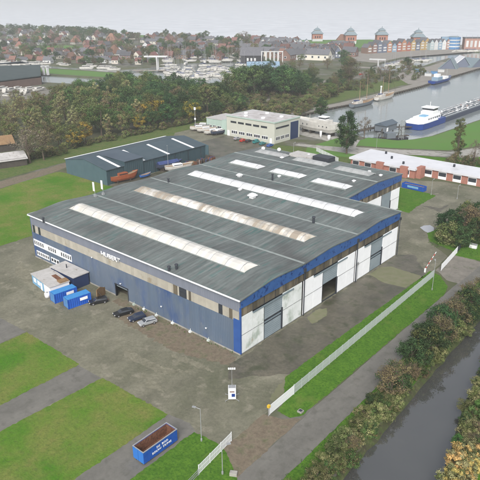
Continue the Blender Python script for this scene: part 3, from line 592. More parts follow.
b = MB(); b.box(-52, -45, 100.5, 105, 12.6, 14.6); b.build('plant_room', M['darkframe'], rear)
for x, y in ((-76, 101), (-70, 103.5), (-55.5, 103)):
    b = MB(); b.ball((x, y, 13.6), .8, n=12); b.cyl((x, y, 12.4), (x, y, 13), .2); b.build('dome_vent', M['whiteplain'], rear, True)
# antenna mast group at the hall's west corner
for i, (x, y, lab) in enumerate(((-78.0, 19.5, 'white panel antenna on the hall roof edge, nearer the yard wall'), (-77.6, 22.2, 'white panel antenna on the hall roof edge, nearer the green shed'))):
    t = thing('panel_antenna', lab, 'antenna', (x+1.6, y+1.2, 13.6), 0, 'white antennas on the hall roof', .85)
    MB().cyl((0, 0, 0), (0, 0, 5.6), .09).build('mast', M['metal'], t)
    for dx in (-.3, .3): MB().box(dx-.16, dx+.16, -.42, -.2, 2.3, 5.6).build('antenna_panel', M['whiteplain'], t, bevel=.03)
    MB().box(-.5, .5, -.35, .35, 0, .9).build('equipment_box', M['metal'], t)

# ------------------------------------------------------------------ the green shed
shed = thing('green_shed', 'long dark green blue storage shed with thin white roof strips', 'shed', (0, 0, 0))
SP = [(-148.9, 6.2), (-134.8, 8.6), (-120.0, 6.3)]
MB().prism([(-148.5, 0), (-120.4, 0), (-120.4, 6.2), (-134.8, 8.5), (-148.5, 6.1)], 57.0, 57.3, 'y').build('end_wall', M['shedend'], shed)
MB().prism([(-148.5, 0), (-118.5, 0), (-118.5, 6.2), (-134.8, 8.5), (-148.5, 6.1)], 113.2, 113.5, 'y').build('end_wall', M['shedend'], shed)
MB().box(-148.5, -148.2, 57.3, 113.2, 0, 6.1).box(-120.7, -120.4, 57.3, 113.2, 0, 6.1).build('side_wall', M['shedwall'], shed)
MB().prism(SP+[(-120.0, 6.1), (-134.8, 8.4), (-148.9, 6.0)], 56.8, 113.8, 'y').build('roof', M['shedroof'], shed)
for y in (63.5, 76.5, 90.5, 105.5):
    MB().prism([(-134.2, 8.62), (-120.2, 6.45), (-120.2, 6.3), (-134.2, 8.45)], y-.6, y+.6, 'y').build('roof_strip', M['whiteplain'], shed)
MB().prism([(-149.0, 6.32), (-147.6, 6.56), (-147.6, 6.4), (-149.0, 6.15)], 56.8, 113.8, 'y').build('eaves_flashing', M['whiteplain'], shed)
b = MB(); b.box(-137, -119.9, 66, 75.6, 5, 8.0); b.box(-120.38, -119.9, 66, 75.6, 0, 5); b.build('tall_bay', M['shedwall'], shed)
MB().prism([(-137.5, 8.5), (-119.4, 8.0), (-119.4, 8.2), (-137.5, 8.75)], 65.7, 75.9, 'y').build('bay_roof', M['museumroof'], shed)
for y in (82, 88, 94, 102, 110): MB().cyl((-120.2, y, 0), (-120.2, y, 6.1), .1).build('downpipe', M['darkframe'], shed)

# ------------------------------------------------------------------ office building
off = thing('office_building', 'cream two storey office block with pale gravel roof', 'building')
MB().box(-145.5, -113, 155.5, 177, 0, 10.4).build('wall', M['sandstone'], off)
MB().box(-145.8, -112.7, 155.2, 177.3, 10.4, 10.9).build('parapet', M['mint'], off)
MB().box(-145.2, -113.3, 155.8, 176.7, 10.9, 10.96).build('roof', M['gravelroof'], off)
for i in range(5):
    x0 = -142.6+i*5.2
    window_row(off, x0, x0+4.0, 155.48, 7.3, 8.3, 4, .1, 'darkframe')
    window_row(off, x0+.6, x0+4.6, 155.48, 1.6, 3.4, 3, .2)
MB().box(-115.9, -114.6, 155.35, 155.5, .1, 2.6).build('door', M['whiteplain'], off); MB().box(-145, -143.5, 155.35, 155.5, .1, 3).build('door', M['whiteplain'], off)
def side_window(root, X, ya, yb, z0, z1, n=3, frame='whiteplain'):
    f = MB(); w_ = (yb-ya)/n
    f.box(X, X+.08, ya, yb, z1-.15, z1); f.box(X, X+.08, ya, yb, z0, z0+.15)
    for i in range(n+1): f.box(X+.001, X+.08, max(ya, ya+i*w_-.07), min(yb, ya+i*w_+.07), z0+.15, z1-.15)
    o = f.build('window', M[frame], root); MB().box(X+.01, X+.03, ya+.05, yb-.05, z0+.05, z1-.05).build('pane', M['glass'], o)
for i in range(3): side_window(off, -113, 156.6+i*3.9, 159.9+i*3.9, 1.5, 3.4)
side_window(off, -113, 156.6, 167.5, 7.3, 8.2, 8, 'darkframe')
MB().box(-113, -112.85, 168.9, 175.6, 0, 9.0).build('hangar_door', M['navy'], off)
for x, y in ((-140, 165), (-131, 172), (-124, 160), (-119, 169), (-135, 159)): MB().box(x-.7, x+.7, y-.7, y+.7, 10.9, 11.7).build('roof_unit', M['whiteplain'], off)
ann = thing('office_annex', 'low pale mint annex beside the cream office block', 'building')
MB().box(-166, -145.6, 161, 177, 0, 6.2).build('wall', M['mint'], ann); MB().box(-166.2, -145.7, 160.8, 177.2, 6.2, 6.5).build('roof', M['flatroof'], ann)
MB().box(-150, -146.5, 156.5, 161, 0, 7.6).build('stair_tower', M['mint'], ann)
for i in range(4): window_row(ann, -164.5+i*3.6, -162+i*3.6, 160.95, 1.4, 2.8, 2, .12)

# ------------------------------------------------------------------ low brick building with a white roof
low = thing('low_brick_building', 'long low red brick building with flat white roof', 'building')
MB().box(-61, -31, 143.4, 161, 0, 3.4).box(-31, 40, 149.2, 161, 0, 3.4).build('wall', M['brick'], low)
MB().box(-61.6, -30.6, 142.8, 161.6, 3.4, 4.2).box(-30.6, 40.5, 148.6, 161.6, 3.4, 4.2).build('roof', M['whiteroof'], low)
def lw(xa, xb, y):
    o = MB().box(xa, xb, y-.12, y-.01, .15, 3.3).build('window_bay', M['whiteplain'], low)
    MB().box(xa+.15, xb-.15, y-.18, y-.12, 1.35, 2.9).build('pane', M['glass'], o)
for i in range(5): lw(-60+i*5.9, -56.8+i*5.9, 143.4)
for i in range(11): lw(-29.5+i*6.1, -26.1+i*6.1, 149.2)
for x0 in (-48, -37): MB().box(x0, x0+3.2, 142.0, 143.38, 0, 4.6).build('brick_pier', M['brick'], low)
MB().box(-30.9, -28.9, 144.5, 148.5, 0, 4.6).build('porch', M['brick'], low)
for x, y in ((-52, 158), (-46, 152), (-20, 156), (-38, 147)):
    MB().box(x-.35, x+.35, y-.35, y+.35, 4.2, 5.3).build('chimney', M['darkframe'], low)

# ------------------------------------------------------------------ cars
def car(name, label, paint, loc, rz, kind='hatch', L=4.4, group=None):
    t = thing(name, label, 'car', loc, rz, group); W = 0.88; s = L/4.4
    if kind == 'van':
        low_ = [(-2.2, .35), (2.2, .35), (2.25, .75), (2.1, 1.05), (1.55, 1.2), (-2.2, 1.2)]; cab = [(-2.18, 1.2), (1.5, 1.2), (1.05, 1.9), (-2.15, 1.95)]
    elif kind == 'saloon':
        low_ = [(-2.2, .35), (2.15, .35), (2.22, .6), (2.1, .8), (1.1, .95), (-1.6, .98), (-2.2, .92)]; cab = [(-1.75, .95), (1.1, .93), (.35, 1.40), (-1.0, 1.42)]
    else:
        low_ = [(-2.15, .35), (2.15, .35), (2.2, .65), (2.0, .85), (1.1, .98), (-2.1, 1.0), (-2.2, .8)]; cab = [(-2.1, .98), (1.1, .96), (.4, 1.46), (-1.75, 1.5)]
    low_ = [(x*s, z) for x, z in low_]; cab = [(x*s, z) for x, z in cab]
    b = MB(); b.prism(low_, -W, W, 'y')
    n = len(cab); top = [(x*.97 if z > 1.1 else x, z) for x, z in cab]
    vs = []
    for sy in (-1, 1):
        for x, z in cab: vs.append((x, sy*(W-.04 if z < 1.25 and kind != 'van' or z <= 1.2 else W-.2), z))
    b._add(vs, [(0, 1, 2, 3), (7, 6, 5, 4), (0, 4, 5, 1), (1, 5, 6, 2), (2, 6, 7, 3), (3, 7, 4, 0)])
    body = b.build('body', M[paint], t, bevel=.06)
    def side(sy):
        g = MB(); x0, z0 = cab[0]; x1, z1 = cab[1]; x2, z2 = cab[2]; x3, z3 = cab[3]
        f = lambda x, z: (x, sy*(W-.03-.17*(z-z0)/(z2-z0)), z)
        xa = x0 if kind != 'van' else .2*s
        g.poly([f(xa*.9, z0+.06), f(x1*.82, z0+.06), f(x2*.95-.02, z2-.08), f((x3 if kind != 'van' else .25*s)*.93, z3-.1)])
        g.build('side_window', M['glass'], t)
    side(1); side(-1)
    (x1, z1), (x2, z2) = cab[1], cab[2]; d = .02
    MB().poly([(x1-.05+d, -W+.14, z1+.07), (x1-.05+d, W-.14, z1+.07), (x2+.06+d, W-.26, z2-.05), (x2+.06+d, -W+.26, z2-.05)]).build('windscreen', M['glass'], t)
    (x1, z1), (x2, z2) = cab[0], cab[3]
    MB().poly([(x1+.02-d*2, -W+.16, z1+.12), (x1+.02-d*2, W-.16, z1+.12), (x2-.05-d, W-.28, z2-.08), (x2-.05-d, -W+.28, z2-.08)]).build('rear_window', M['glass'], t)
    for x in (-1.35*s, 1.38*s):
        for sy in (-1, 1):
            wl = thing('wheel', None, None, (x, sy*(W-.1), .33)); wl.parent = t
            MB().cyl((0, -.12, 0), (0, .12, 0), .33, n=14).build('tyre', M['tyre'], wl); MB().cyl((0, sy*.1, 0), (0, sy*.14, 0), .2, n=10).build('rim', M['rim'], wl)
    for sy in (-1, 1):
        MB().box(2.08*s, 2.2*s, sy*.65-.17, sy*.65+.17, .62, .78).build('headlight', M['lampglass'], t)
        MB().box(-2.2*s, -2.13*s, sy*.68-.14, sy*.68+.14, .7, .9).build('tail_light', M['redlamp'], t)
    return t
G = 'cars parked by the hall wall'
hd = R(253)
car('parked_car', 'black estate car parked alone beside the leaning brown board', 'carblack', at(98.5, 303), R(246), 'hatch', 4.6, G)
car('parked_car', 'long black saloon beside the open roller door', 'carblack', at(123.5, 314.5), hd, 'saloon', 4.8, G)
car('parked_car', 'dark navy hatchback parked between the black saloon and the silver car', 'carnavy', at(137, 319.5), hd, 'hatch', 4.1, G)
car('parked_car', 'silver hatchback parked at the end of the row by the blue wall', 'carsilver', at(147.5, 324), hd, 'hatch', 4.3, G)
G = 'vehicles parked along the office block'
for i, (x, y, p_, k_, lab) in enumerate(((243, 141.5, 'carred', 'hatch', 'bright red car parked at the office wall'), (248.5, 142, 'carblack', 'hatch', 'black car parked between the red car and the teal van'),
        (256, 143, 'cargreen', 'van', 'teal van parked at the office wall'), (237, 139.5, 'carsilver', 'hatch', 'silver car parked at the office wall near its white door'),
        (262.5, 144.5, 'cargreen', 'hatch', 'small teal car next to the teal van'), (270, 146.5, 'carblue', 'hatch', 'blue car at the corner of the office block'))):
    car('parked_car', lab, p_, at(x, y), R(95), k_, 4.3, G)
for x, y, p_, lab in ((352, 77.5, 'carblack', 'dark car on the road beside the shrubs'), (361, 75, 'carred', 'red car on the road beside the shrubs'), (335, 82, 'carsilver', 'silver car on the road behind the shrubs')):
    car('passing_car', lab, p_, at(x, y), R(80), 'hatch', 4.5, 'cars on the harbour road')
car('parked_van', 'white van parked under the wood edge beyond the field', 'carwhite', at(98, 156), R(75), 'van', 5.2)

# ------------------------------------------------------------------ containers, cabins, skips
def container(label, loc, rz, grp=None):
    t = thing('shipping_container', label, 'container', loc, rz, grp)
    b = MB(); L, W, H = 3.03, 1.22, 2.59
    prof = []; n = 22
    for i in range(n+1):
        y = -L+.12+(2*L-.24)*i/n; prof.append((W-.02-(.05 if i % 2 else 0), y))
    b.prism([(W-.06, -L+.1)]+prof+[(W-.06, L-.1)]+[(-W+.06, L-.1)]+[(-x, y) for x, y in reversed(prof)]+[(-W+.06, -L+.1)], .15, H-.1, 'z')
    b.build('body', M['contblue'], t)
    r = MB().box(-W+.03, W-.03, -L+.05, L-.05, H-.1, H-.03); r.build('lid', M['contbluelit'], t)
    for sx in (-1, 1):
        for sy in (-1, 1): MB().box(sx*W-.08, sx*W+.02, sy*L-.1, sy*L+.02, 0, H).build('corner_post', M['contblue'], t)
    MB().box(-W, W, -L, L, .02, .15).build('base_frame', M['contblue'], t)
    for sx in (-1, 1):
        d = MB().box(sx*.6-.56, sx*.6+.56, -L-.05, -L+.02, .18, H-.12).build('door', M['contbluelit'], t)
        for k in (-.25, .25): MB().cyl((sx*.6+k, -L-.08, .2), (sx*.6+k, -L-.08, H-.15), .03, n=6).build('lock_rod', M['metal'], d)
    s = MB().box(W, W+.04, .1, 2.1, 1.25, 2.0).build('sign_plate', M['whiteplain'], t)
    return t
G = 'blue shipping containers by the hall'
container('bright blue shipping container next to the flat roofed cabin', (-50.4, -9.3, 0), R(-6), G)
container('bright blue shipping container beside the parked black estate car', (-45.3, -8.8, 0), R(-8), G)
t = thing('site_cabin', 'pale blue flat roofed cabin beside the blue containers', 'cabin', (-58.2, -8.0, 0), R(-7))
MB().box(-5.6, 1.5, -2.6, 2.6, 0.1, 2.7).build('wall', M['paleblue'], t); MB().box(1.5, 5.2, -2.6, 2.6, 0.1, 2.7).build('white_wall', M['whiteplain'], t)
MB().box(-5.8, 5.4, -2.8, 2.8, 2.7, 2.9).build('roof', M['flatroof'], t); MB().box(-.6, 2.8, .6, 1.8, 2.9, 3.0).build('rusty_sheet', M['rust'], t)
MB().box(3.4, 5.2, .2, 2.6, 2.9, 3.25).build('roof_box', M['plywood'], t)
for x in (-4.5, -2.2): o = MB().box(x, x+1.4, -2.68, -2.6, 1.0, 2.1).build('window', M['whiteplain'], t)
MB().box(-.4, .5, -2.68, -2.6, .1, 2.1).build('door', M['whiteplain'], t)
t = thing('site_cabin', 'dark navy walled cabin with pale roof against the hall wall', 'cabin', (-57.6, -2.7, 0), 0)
MB().box(-5, 5.4, -2.3, 2.2, 0, 3.4).build('wall', M['navy'], t); MB().box(-5.2, 5.6, -2.5, 2.4, 3.4, 3.6).build('roof', M['flatroof'], t)
MB().cyl((-1, 0, 3.6), (-1, 0, 4.6), .15).build('flue_pipe', M['darkframe'], t)
t = thing('white_tank', 'small white round tank beside the blue container door', 'tank', (-54.0, -11.8, 0)); MB().cyl((0, 0, .1), (0, 0, 1.3), .7, n=16).build('drum', M['whiteplain'], t, True); MB().cyl((0, 0, 1.3), (0, 0, 1.45), .3).build('lid', M['metal'], t)
t = thing('leaning_board', 'brown wooden screen standing by the containers', 'board', (-43.6, -3.0, 0), R(-62))
b = MB(); b.prism([(-2.2, 0), (2.4, 0), (2.3, 3.2), (.3, 3.1), (-2.2, 1.8)], -.08, .08, 'y'); b.build('board', M['plywood'], t); MB().cyl((1.5, .1, 2.4), (1.5, 1.6, 0), .08).build('prop', M['timber'], t)
# open skip on the paved strip
t = thing('open_skip', 'long blue open topped skip with rusty inside on the paved strip', 'skip', (7.95, -30.3, 0), R(0.5))
L, W, H = 3.7, 1.3, 2.55
b = MB(); b.box(W-.09, W, -L, L, .3, H).box(-W, -W+.09, -L, L, .3, H).box(-W+.09, W-.09, L-.09, L, .3, H).box(-W+.09, W-.09, -L+.09, L-.09, .25, .38)
b.build('body', M['skipblue'], t)
for sx in (-1, 1): MB().box(sx*.66-.62, sx*.66+.62, -L-.06, -L+.06, .3, H-.05).build('door', M['skipbluelit'], t)
b = MB(); b.box(-W+.091, -W+.12, -L+.1, L-.1, .4, H-.12).box(W-.12, W-.091, -L+.1, L-.1, .4, H-.12).box(-W+.12, W-.12, L-.12, L-.091, .4, H-.12).box(-W+.12, W-.12, -L+.07, -L+.1, .4, H-.12).box(-W+.12, W-.12, -L+.1, L-.12, .38, .42)
b.build('lining', M['rust'], t)
MB().box(-W-.06, W+.06, -L-.04, -L+.1, H, H+.09).box(-W-.06, W+.06, L-.1, L+.06, H, H+.09).box(-W-.06, -W+.12, -L+.1, L-.1, H, H+.09).box(W-.12, W+.06, -L+.1, L-.1, H, H+.09).build('rim', M['metal'], t)
for sx in (-1, 1): MB().box(sx*.7-.1, sx*.7+.1, -L, L, .06, .25).build('skid', M['darkframe'], t)
for y in (-2.6, -.9, .9, 2.6): MB().box(W, W+.07, y-.05, y+.05, .3, .75).build('side_rib', M['skipblue'], t)
MB().cyl((-.4, -.6, .6), (.8, 1.4, 1.3), .07).build('scrap_bar', M['plywood'], t)
lettering('lettering', 'DE  BOO', .42, 2.5, (W+.02, -.9, 1.62), (R(90), 0, R(90)), M['whiteplain'], t, .03, .012)
lettering('lettering', 'BOUW  EILING', .42, 4.2, (W+.02, -1.9, .95), (R(90), 0, R(90)), M['whiteplain'], t, .03, .012)
t = thing('open_skip', 'long low blue container lying on the lawn behind the halls', 'skip', (-24.6, 130.2, 0), R(-3))
MB().box(-4.6, 4.6, 1.15, 1.25, .1, 1.9).box(-4.6, 4.6, -1.25, -1.15, .1, 1.9).box(4.5, 4.6, -1.15, 1.15, .1, 1.9).box(-4.6, -4.5, -1.15, 1.15, .1, 1.9).box(-4.5, 4.5, -1.15, 1.15, .1, .2).build('body', M['skipblue'], t)
MB().box(-2.2, 2.4, -1.29, -1.25, .7, 1.5).build('sign_plate', M['paleblue'], t); MB().box(-4.4, 4.4, -1.1, 1.1, .9, 1.4).build('load', M['plywood'], t)

# mobile light mast trailer
t = thing('light_mast_trailer', 'white mobile camera and light mast standing alone on the yard', 'mast trailer', tuple(at(232.2, 398.5)), R(42), None, .9)
MB().box(-.8, .8, -.75, .75, .35, 2.9).build('cabinet', M['whiteplain'], t, bevel=.05)
MB().box(-.7, .7, -.5, .6, 2.9, 3.0).build('top_plate', M['metal'], t)
MB().box(-.1, .6, -.79, -.75, 1.0, 1.75).build('blue_mark', M['hullblue'], t); MB().box(-.5, .5, -.79, -.75, 2.1, 2.35).build('red_mark', M['redtile'], t)
for a, c in ((-1, -1), (1, -1), (1, 1), (-1, 1)):
    MB().cyl((a*.6, c*.6, .4), (a*1.4, c*1.2, .3), .05).cyl((a*1.4, c*1.2, .4), (a*1.4, c*1.2, .02), .04).build('outrigger', M['metal'], t)
MB().cyl((0, .1, 3.0), (0, .1, 7.2), .06, .035).build('mast', M['metal'], t)
lb = MB().box(-.75, .75, .05, .15, 7.15, 7.25).build('light_bar', M['metal'], t)
for x in (-.6, -.2, .2, .6): MB().box(x-.15, x+.15, -.08, .12, 7.2, 7.55).build('floodlight', M['whiteplain'], lb)

# lamp posts
def lamp_post(label, base, h, rz=0, arm=.9, grp='lamp posts on the yard', m='metal'):
    t = thing('lamp_post', label, 'lamp post', tuple(base), rz, grp)
    MB().cyl((0, 0, 0), (0, 0, h), .09, .055).build('pole', M[m], t); MB().cyl((0, 0, 0), (0, 0, .5), .17).build('base', M['metal'], t)
    if arm: MB().cyl((0, 0, h), (arm, 0, h+.12), .05).build('arm', M[m], t)
    MB().box(arm-.1, arm+.55, -.16, .16, h+.03, h+.2).build('lamp_head', M['metal'], t)
    return t
for x, y, yt, rz, lab in ((201.5, 441, 409, 200, 'pale grey lamp post on the grass beside the blue skip'), (222.5, 474, 446, 60, 'pale grey lamp post beside the white sliding gate'),
                          (432, 290, 262, 120, 'lamp post on the grass at the fence end'), (431, 195, 180, 90, 'lamp post on the lawn behind the halls'),
                          (376, 153, 133, 30, 'pale grey lamp post by the path near the bare tree'), (293.5, 152, 143, 90, 'lamp post beside the office hangar door'),
                          (457, 199, 186, 90, 'lamp post beside the low brick building')):
    p = at(x, y); lamp_post(lab, p, tall(p, yt), R(rz))
p = at(195.5, 130); t = thing('signal_mast', 'slim white mast behind the green shed at the wood edge', 'mast', tuple(p)); h = tall(p, 107)
MB().cyl((0, 0, 0), (0, 0, h), .18, .1).build('pole', M['metal'], t); MB().box(-.5, .5, -.3, .3, h-1.6, h-.2).build('head', M['whiteplain'], t); MB().box(-.4, .4, -.3, .3, h*.45, h*.45+1).build('mast_box', M['whiteplain'], t)
p = at(168.5, 172); t = thing('flag_pole', 'thin bare pole in front of the green shed', 'pole', tuple(p)); MB().cyl((0, 0, 0), (0, 0, 11.5), .09, .05).build('pole', M['metal'], t); MB().ball((0, 0, 11.5), .14).build('finial', M['metal'], t)

# fence along the road, gates, barrier
def fence(label, A, B, h=2.0, bar=.05, gap=.15, name='mesh_fence', m='metal', seg=2.5, cat='fence', group=None):
    A = Vector((A[0], A[1], 0)); B = Vector((B[0], B[1], 0)); d = B-A; n = max(1, round(d.length/seg)); sg = d.length/n
    t = thing(name, label, cat, tuple(A), math.atan2(d.y, d.x), group)
    b = MB(); k = int(sg/gap)
    for i in range(k): x = gap*(i+.5); b.box(x-bar/2, x+bar/2, -.015, .015, .1, h)
    for z in (.2, h*.55, h-.1): b.box(0, sg, -.025, .025, z-.03, z+.03)
    pm_ = b.mesh('mesh_panel', M[m]); pp = MB().box(-.05, .05, -.05, .05, 0, h+.08).mesh('post', M[m])
    for i in range(n+1):
        if i < n: o = bpy.data.objects.new('mesh_panel', pm_); COL.objects.link(o); o.parent = t; o.location.x = i*sg
        o = bpy.data.objects.new('post', pp); COL.objects.link(o); o.parent = t; o.location.x = i*sg
    return t
M['fencegrey'] = mat('fence_grey', (0.40, 0.45, 0.43), rough=0.6); M['fencewhite'] = mat('fence_white', (0.72, 0.74, 0.75), rough=0.5)
fence('long pale see through bar fence between the yard and the canal road', (16.45, -3.2), (14.6, 62.0), 2.1, .06, .14, m='fencegrey')
fence('white sliding gate leaf at the near end of the long fence', (16.75, -11.0), (16.5, -3.4), 2.1, .09, .14, 'sliding_gate', 'fencewhite', 7.4, 'gate')
fence('white sliding gate on the grass beside the lamp post', (17.3, -29.6), (16.1, -20.6), 1.9, .06, .16, 'sliding_gate', 'fencewhite', 3.0, 'gate')
fence('thin wire fence running off from the white sliding gate', (18.6, -38), (17.35, -29.8), 1.2, .02, .3, 'wire_fence', 'metal')
fence('white sliding gate across the far yard entrance', (14.6, 66.5), (13.0, 81.0), 2.1, .08, .14, 'sliding_gate', 'fencewhite', 5.0, 'gate')
fence('dark fence between the far gate and the trees', (13, 81.2), (11.6, 90), 1.8, .04, .2, 'bar_fence', 'darkframe')
fence('low white fence across the lawn behind the office', (-69, 146), (-88, 156.5), 2.0, .16, .3, 'panel_fence', 'fencewhite', 3)
t = thing('road_barrier', 'raised red and white barrier pole at the far gate', 'barrier', (11.6, 63.0, 0), R(97))
MB().box(-.25, .25, -.2, .2, 0, 1.1).build('housing', M['fencewhite'], t)
for i in range(8): MB().cyl((i*1.1, 0, 1.0+i*.22), ((i+1)*1.1, 0, 1.0+(i+1)*.22), .09, n=6).build('boom_segment', M['fencewhite' if i % 2 else 'red'], t)
t = thing('control_post', 'small yellow box on the near gate end', 'post', (16.8, -11.4, 0)); MB().cyl((0, 0, 0), (0, 0, 1.9), .08).build('post', M['metal'], t); MB().box(-.2, .25, -.25, .25, 1.9, 2.4).build('box', M['yellow'], t)
t = thing('cable_cabinet', 'small pale utility cabinet on the lawn by the trees', 'cabinet', tuple(at(473, 248))); MB().box(-1.0, 1.0, -.5, .5, 0, 1.2).build('cabinet', M['whiteplain'], t); MB().box(-1.1, 1.1, -.6, .6, 1.2, 1.3).build('lid', M['metal'], t)
t = thing('concrete_block', 'pale concrete block in rough grass by the white gate lamp', 'block', tuple(at(233.5, 475)), R(30)); MB().box(-.6, .6, -.4, .4, 0, .6).build('block', M['concrete'], t, bevel=.05)
t = thing('drain_cover', 'square drain box in the grass by the long fence', 'drain', tuple(at(300.5, 412))); MB().box(-.45, .45, -.45, .45, 0, .35).build('kerb', M['concrete'], t); MB().box(-.3, .3, -.3, .3, .35, .38).build('lid', M['darkframe'], t)

# ------------------------------------------------------------------ ships and boats
def hull_mb(L, B, H, s0=.7, bulb=.55, keel=0.0, sheer=.25, n=16, rake=.06, deck=True, m=0, dm=1):
    b = MB(); rings = []
    for i in range(n+1):
        t = i/n
        if t < bulb: w_ = s0+(1-s0)*math.sin(t/bulb*math.pi/2)
        else: w_ = math.cos((t-bulb)/(1-bulb)*math.pi/2)**.62 if t < 1 else .0
        w_ = max(w_, .012)*B/2
        zt = H*(1+sheer*((t-.45)/.55)**2*(1 if t > .45 else .35)); zb = keel+H*.75*max(0, (t-.82)/.18)**2+H*.25*max(0, (.12-t)/.12)
        x = -L/2+L*t; xr = rake*L*max(0, (t-.7)/.3)
        rings.append([(x, 0, zb), (x+xr*.2, w_*.62, zb+.06*H), (x+xr*.5, w_*.9, zb+(zt-zb)*.4), (x+xr, w_, zt)])
    vs = []; fs = []; ms = []
    for r_ in rings:
        pts = [(p[0], -p[1], p[2]) for p in reversed(r_[1:])]+r_; vs += pts
    k = 7
    for i in range(n):
        for j in range(k-1): fs.append((i*k+j, i*k+j+1, (i+1)*k+j+1, (i+1)*k+j))
    fs.append(tuple(range(k))); b._add(vs, fs, m)
    if deck:
        for i in range(n):
            a0, a1 = rings[i][3], rings[i+1][3]; dz = -.12*H
            b._add([(a0[0], -a0[1]*.95, a0[2]+dz), (a1[0], -a1[1]*.95, a1[2]+dz), (a1[0], a1[1]*.95, a1[2]+dz), (a0[0], a0[1]*.95, a0[2]+dz)], [(0, 1, 2, 3)], dm)
    return b
def hull(parent, L, B, H, mh, md, **k):
    o = hull_mb(L, B, H, **k).build('hull', [M[mh], M[md]], parent, False)
    return o
# restored white ship standing on blocks
t = thing('white_ship', 'large white wooden ship standing on blocks behind the office', 'ship', (-110.5, 189.5, 0), R(177))
h_ = hull(t, 28, 8.0, 5.2, 'hullwhite', 'hullwhite', s0=.75, sheer=.22, rake=.08); h_.location.z = 1.6
MB().box(-8.5, 3.5, -2.6, 2.6, 6.0, 8.2).build('deckhouse', M['hullwhite'], t, bevel=.1); MB().box(-6.5, -2.5, -1.8, 1.8, 8.2, 9.6).build('wheelhouse', M['whiteplain'], t, bevel=.1)
MB().box(-6.9, -2.1, -2.1, 2.1, 9.6, 9.8).build('wheelhouse_roof', M['whiteplain'], t)
MB().box(-6.55, -2.45, -1.85, 1.85, 8.7, 9.3).build('window_band', M['glass'], t)
for x in (-9, -6.5, -4, 4, 7): MB().cyl((x, 3.55, 5.2), (x, 3.75, 5.2), .3, n=10).build('porthole', M['darkframe'], t)
for x in (-10, -4, 3, 8): MB().box(x-.4, x+.4, -2.2, 2.2, 0, 1.9 if x < 8 else 2.6).build('block', M['timber'], t)
MB().cyl((5, 0, 6.0), (5, 0, 10), .15, .08).build('mast', M['hullwhite'], t)
t = thing('white_tank', 'white vertical tank under the white ship', 'tank', (-103.5, 183, 0)); MB().cyl((0, 0, 0), (0, 0, 3.4), .6, n=12).build('drum', M['whiteplain'], t, True); MB().cyl((0, 0, 3.4), (0, 0, 3.7), .2).build('cap', M['metal'], t)
t = thing('white_tank', 'small white tank behind the ship stern blocks', 'tank', (-97, 181, 0)); MB().cyl((0, 0, 0), (0, 0, 2.4), .8, n=12).build('drum', M['whiteplain'], t, True); MB().cyl((0, 0, 2.4), (0, 0, 2.6), .3).build('cap', M['metal'], t)

# inland tanker
t = thing('inland_tanker', 'very long dark inland tanker with white blue wheelhouse and pipes on deck', 'tanker', (-77.5, 300, -1.2), R(90))
LN = 128
b = MB()
out_ = [(-LN/2, -3.4), (-LN/2+2.5, -5.2), (-LN/2+8, -5.8), (LN/2-10, -5.8), (LN/2-3, -3.6), (LN/2, 0), (LN/2-3, 3.6), (LN/2-10, 5.8), (-LN/2+8, 5.8), (-LN/2+2.5, 5.2), (-LN/2, 3.4)]
b.prism(out_, -.5, 2.6, 'z'); b.build('hull', M['hullnavy'], t)
MB().prism([(-LN/2-.4, -3.6), (-LN/2+2.3, -5.5), (-LN/2+8, -6.0), (-LN/2+31, -6.0), (-LN/2+31, 6.0), (-LN/2+8, 6.0), (-LN/2+2.3, 5.5), (-LN/2-.4, 3.6)], 0.2, 3.5, 'z').build('stern_hull', M['hullblue'], t)
MB().prism([(-LN/2-.5, -3.7), (-LN/2+2.3, -5.6), (-LN/2+8, -6.1), (-LN/2+20, -6.1), (-LN/2+20, 6.1), (-LN/2+8, 6.1), (-LN/2+2.3, 5.6), (-LN/2-.5, 3.7)], 3.5, 4.1, 'z').build('bulwark', M['whiteplain'], t)
x = -LN/2
MB().box(x+9, x+27, -4.4, 4.4, 2.7, 5.7).build('cabin', M['whiteplain'], t, bevel=.1)
for i in range(6): MB().box(x+10.5+i*2.7, x+12+i*2.7, -4.46, -4.4, 4.3, 5.2).build('window', M['glass'], t)
MB().box(x+3, x+8.5, -3.4, 3.4, 3.9, 5.6).build('stern_house', M['whiteplain'], t)
MB().box(x+17, x+25, -3.6, 3.6, 5.7, 7.8).build('upper_cabin', M['whiteplain'], t, bevel=.1)
MB().box(x+18.5, x+24, -3.4, 3.4, 7.8, 9.8).build('wheelhouse', M['whiteplain'], t); MB().box(x+18.4, x+24.1, -3.5, 3.5, 8.5, 9.3).build('window_band', M['glass'], t)
MB().box(x+17.8, x+24.8, -4.0, 4.0, 9.8, 10.1).build('wheelhouse_roof', M['whiteplain'], t)
MB().cyl((x+21, 0, 10.1), (x+21, 0, 13), .12).build('radar_mast', M['whiteplain'], t); MB().box(x+11, x+16, -1.8, 1.8, 5.7, 6.3).build('roof_unit', M['paleblue'], t)
MB().box(x+31, LN/2-9, -5.5, 5.5, 2.6, 3.0).build('cargo_deck', M['hullgrey'], t)
for k, yy in enumerate((-3.2, -1.6, 0, 1.6, 3.2)): MB().cyl((x+33, yy, 3.7+(k % 2)*.3), (LN/2-12, yy, 3.7+(k % 2)*.3), .22, n=6).build('deck_pipe', M[('whiteplain', 'metal', 'hullgrey')[k % 3]], t)
rr = random.Random(5)
for i in range(78):
    xx = x+34+i*1.1+rr.uniform(-.4, .4); yy = rr.uniform(-4.6, 4.0); hh = rr.uniform(.5, 1.7)
    s_ = rr.uniform(.25, .9)
    MB().box(xx, xx+s_*1.3, yy, yy+s_*1.5, 3.0, 3.0+hh).build('deck_valve', M[rr.choice(['whiteplain', 'whiteplain', 'metal', 'metal', 'hullgrey', 'whiteplain', 'w_pink'])], t)
for i in range(8): MB().box(x+36+i*11, x+36.6+i*11, -5.4, 5.4, 4.2, 4.5).build('cross_pipe', M['metal'], t)
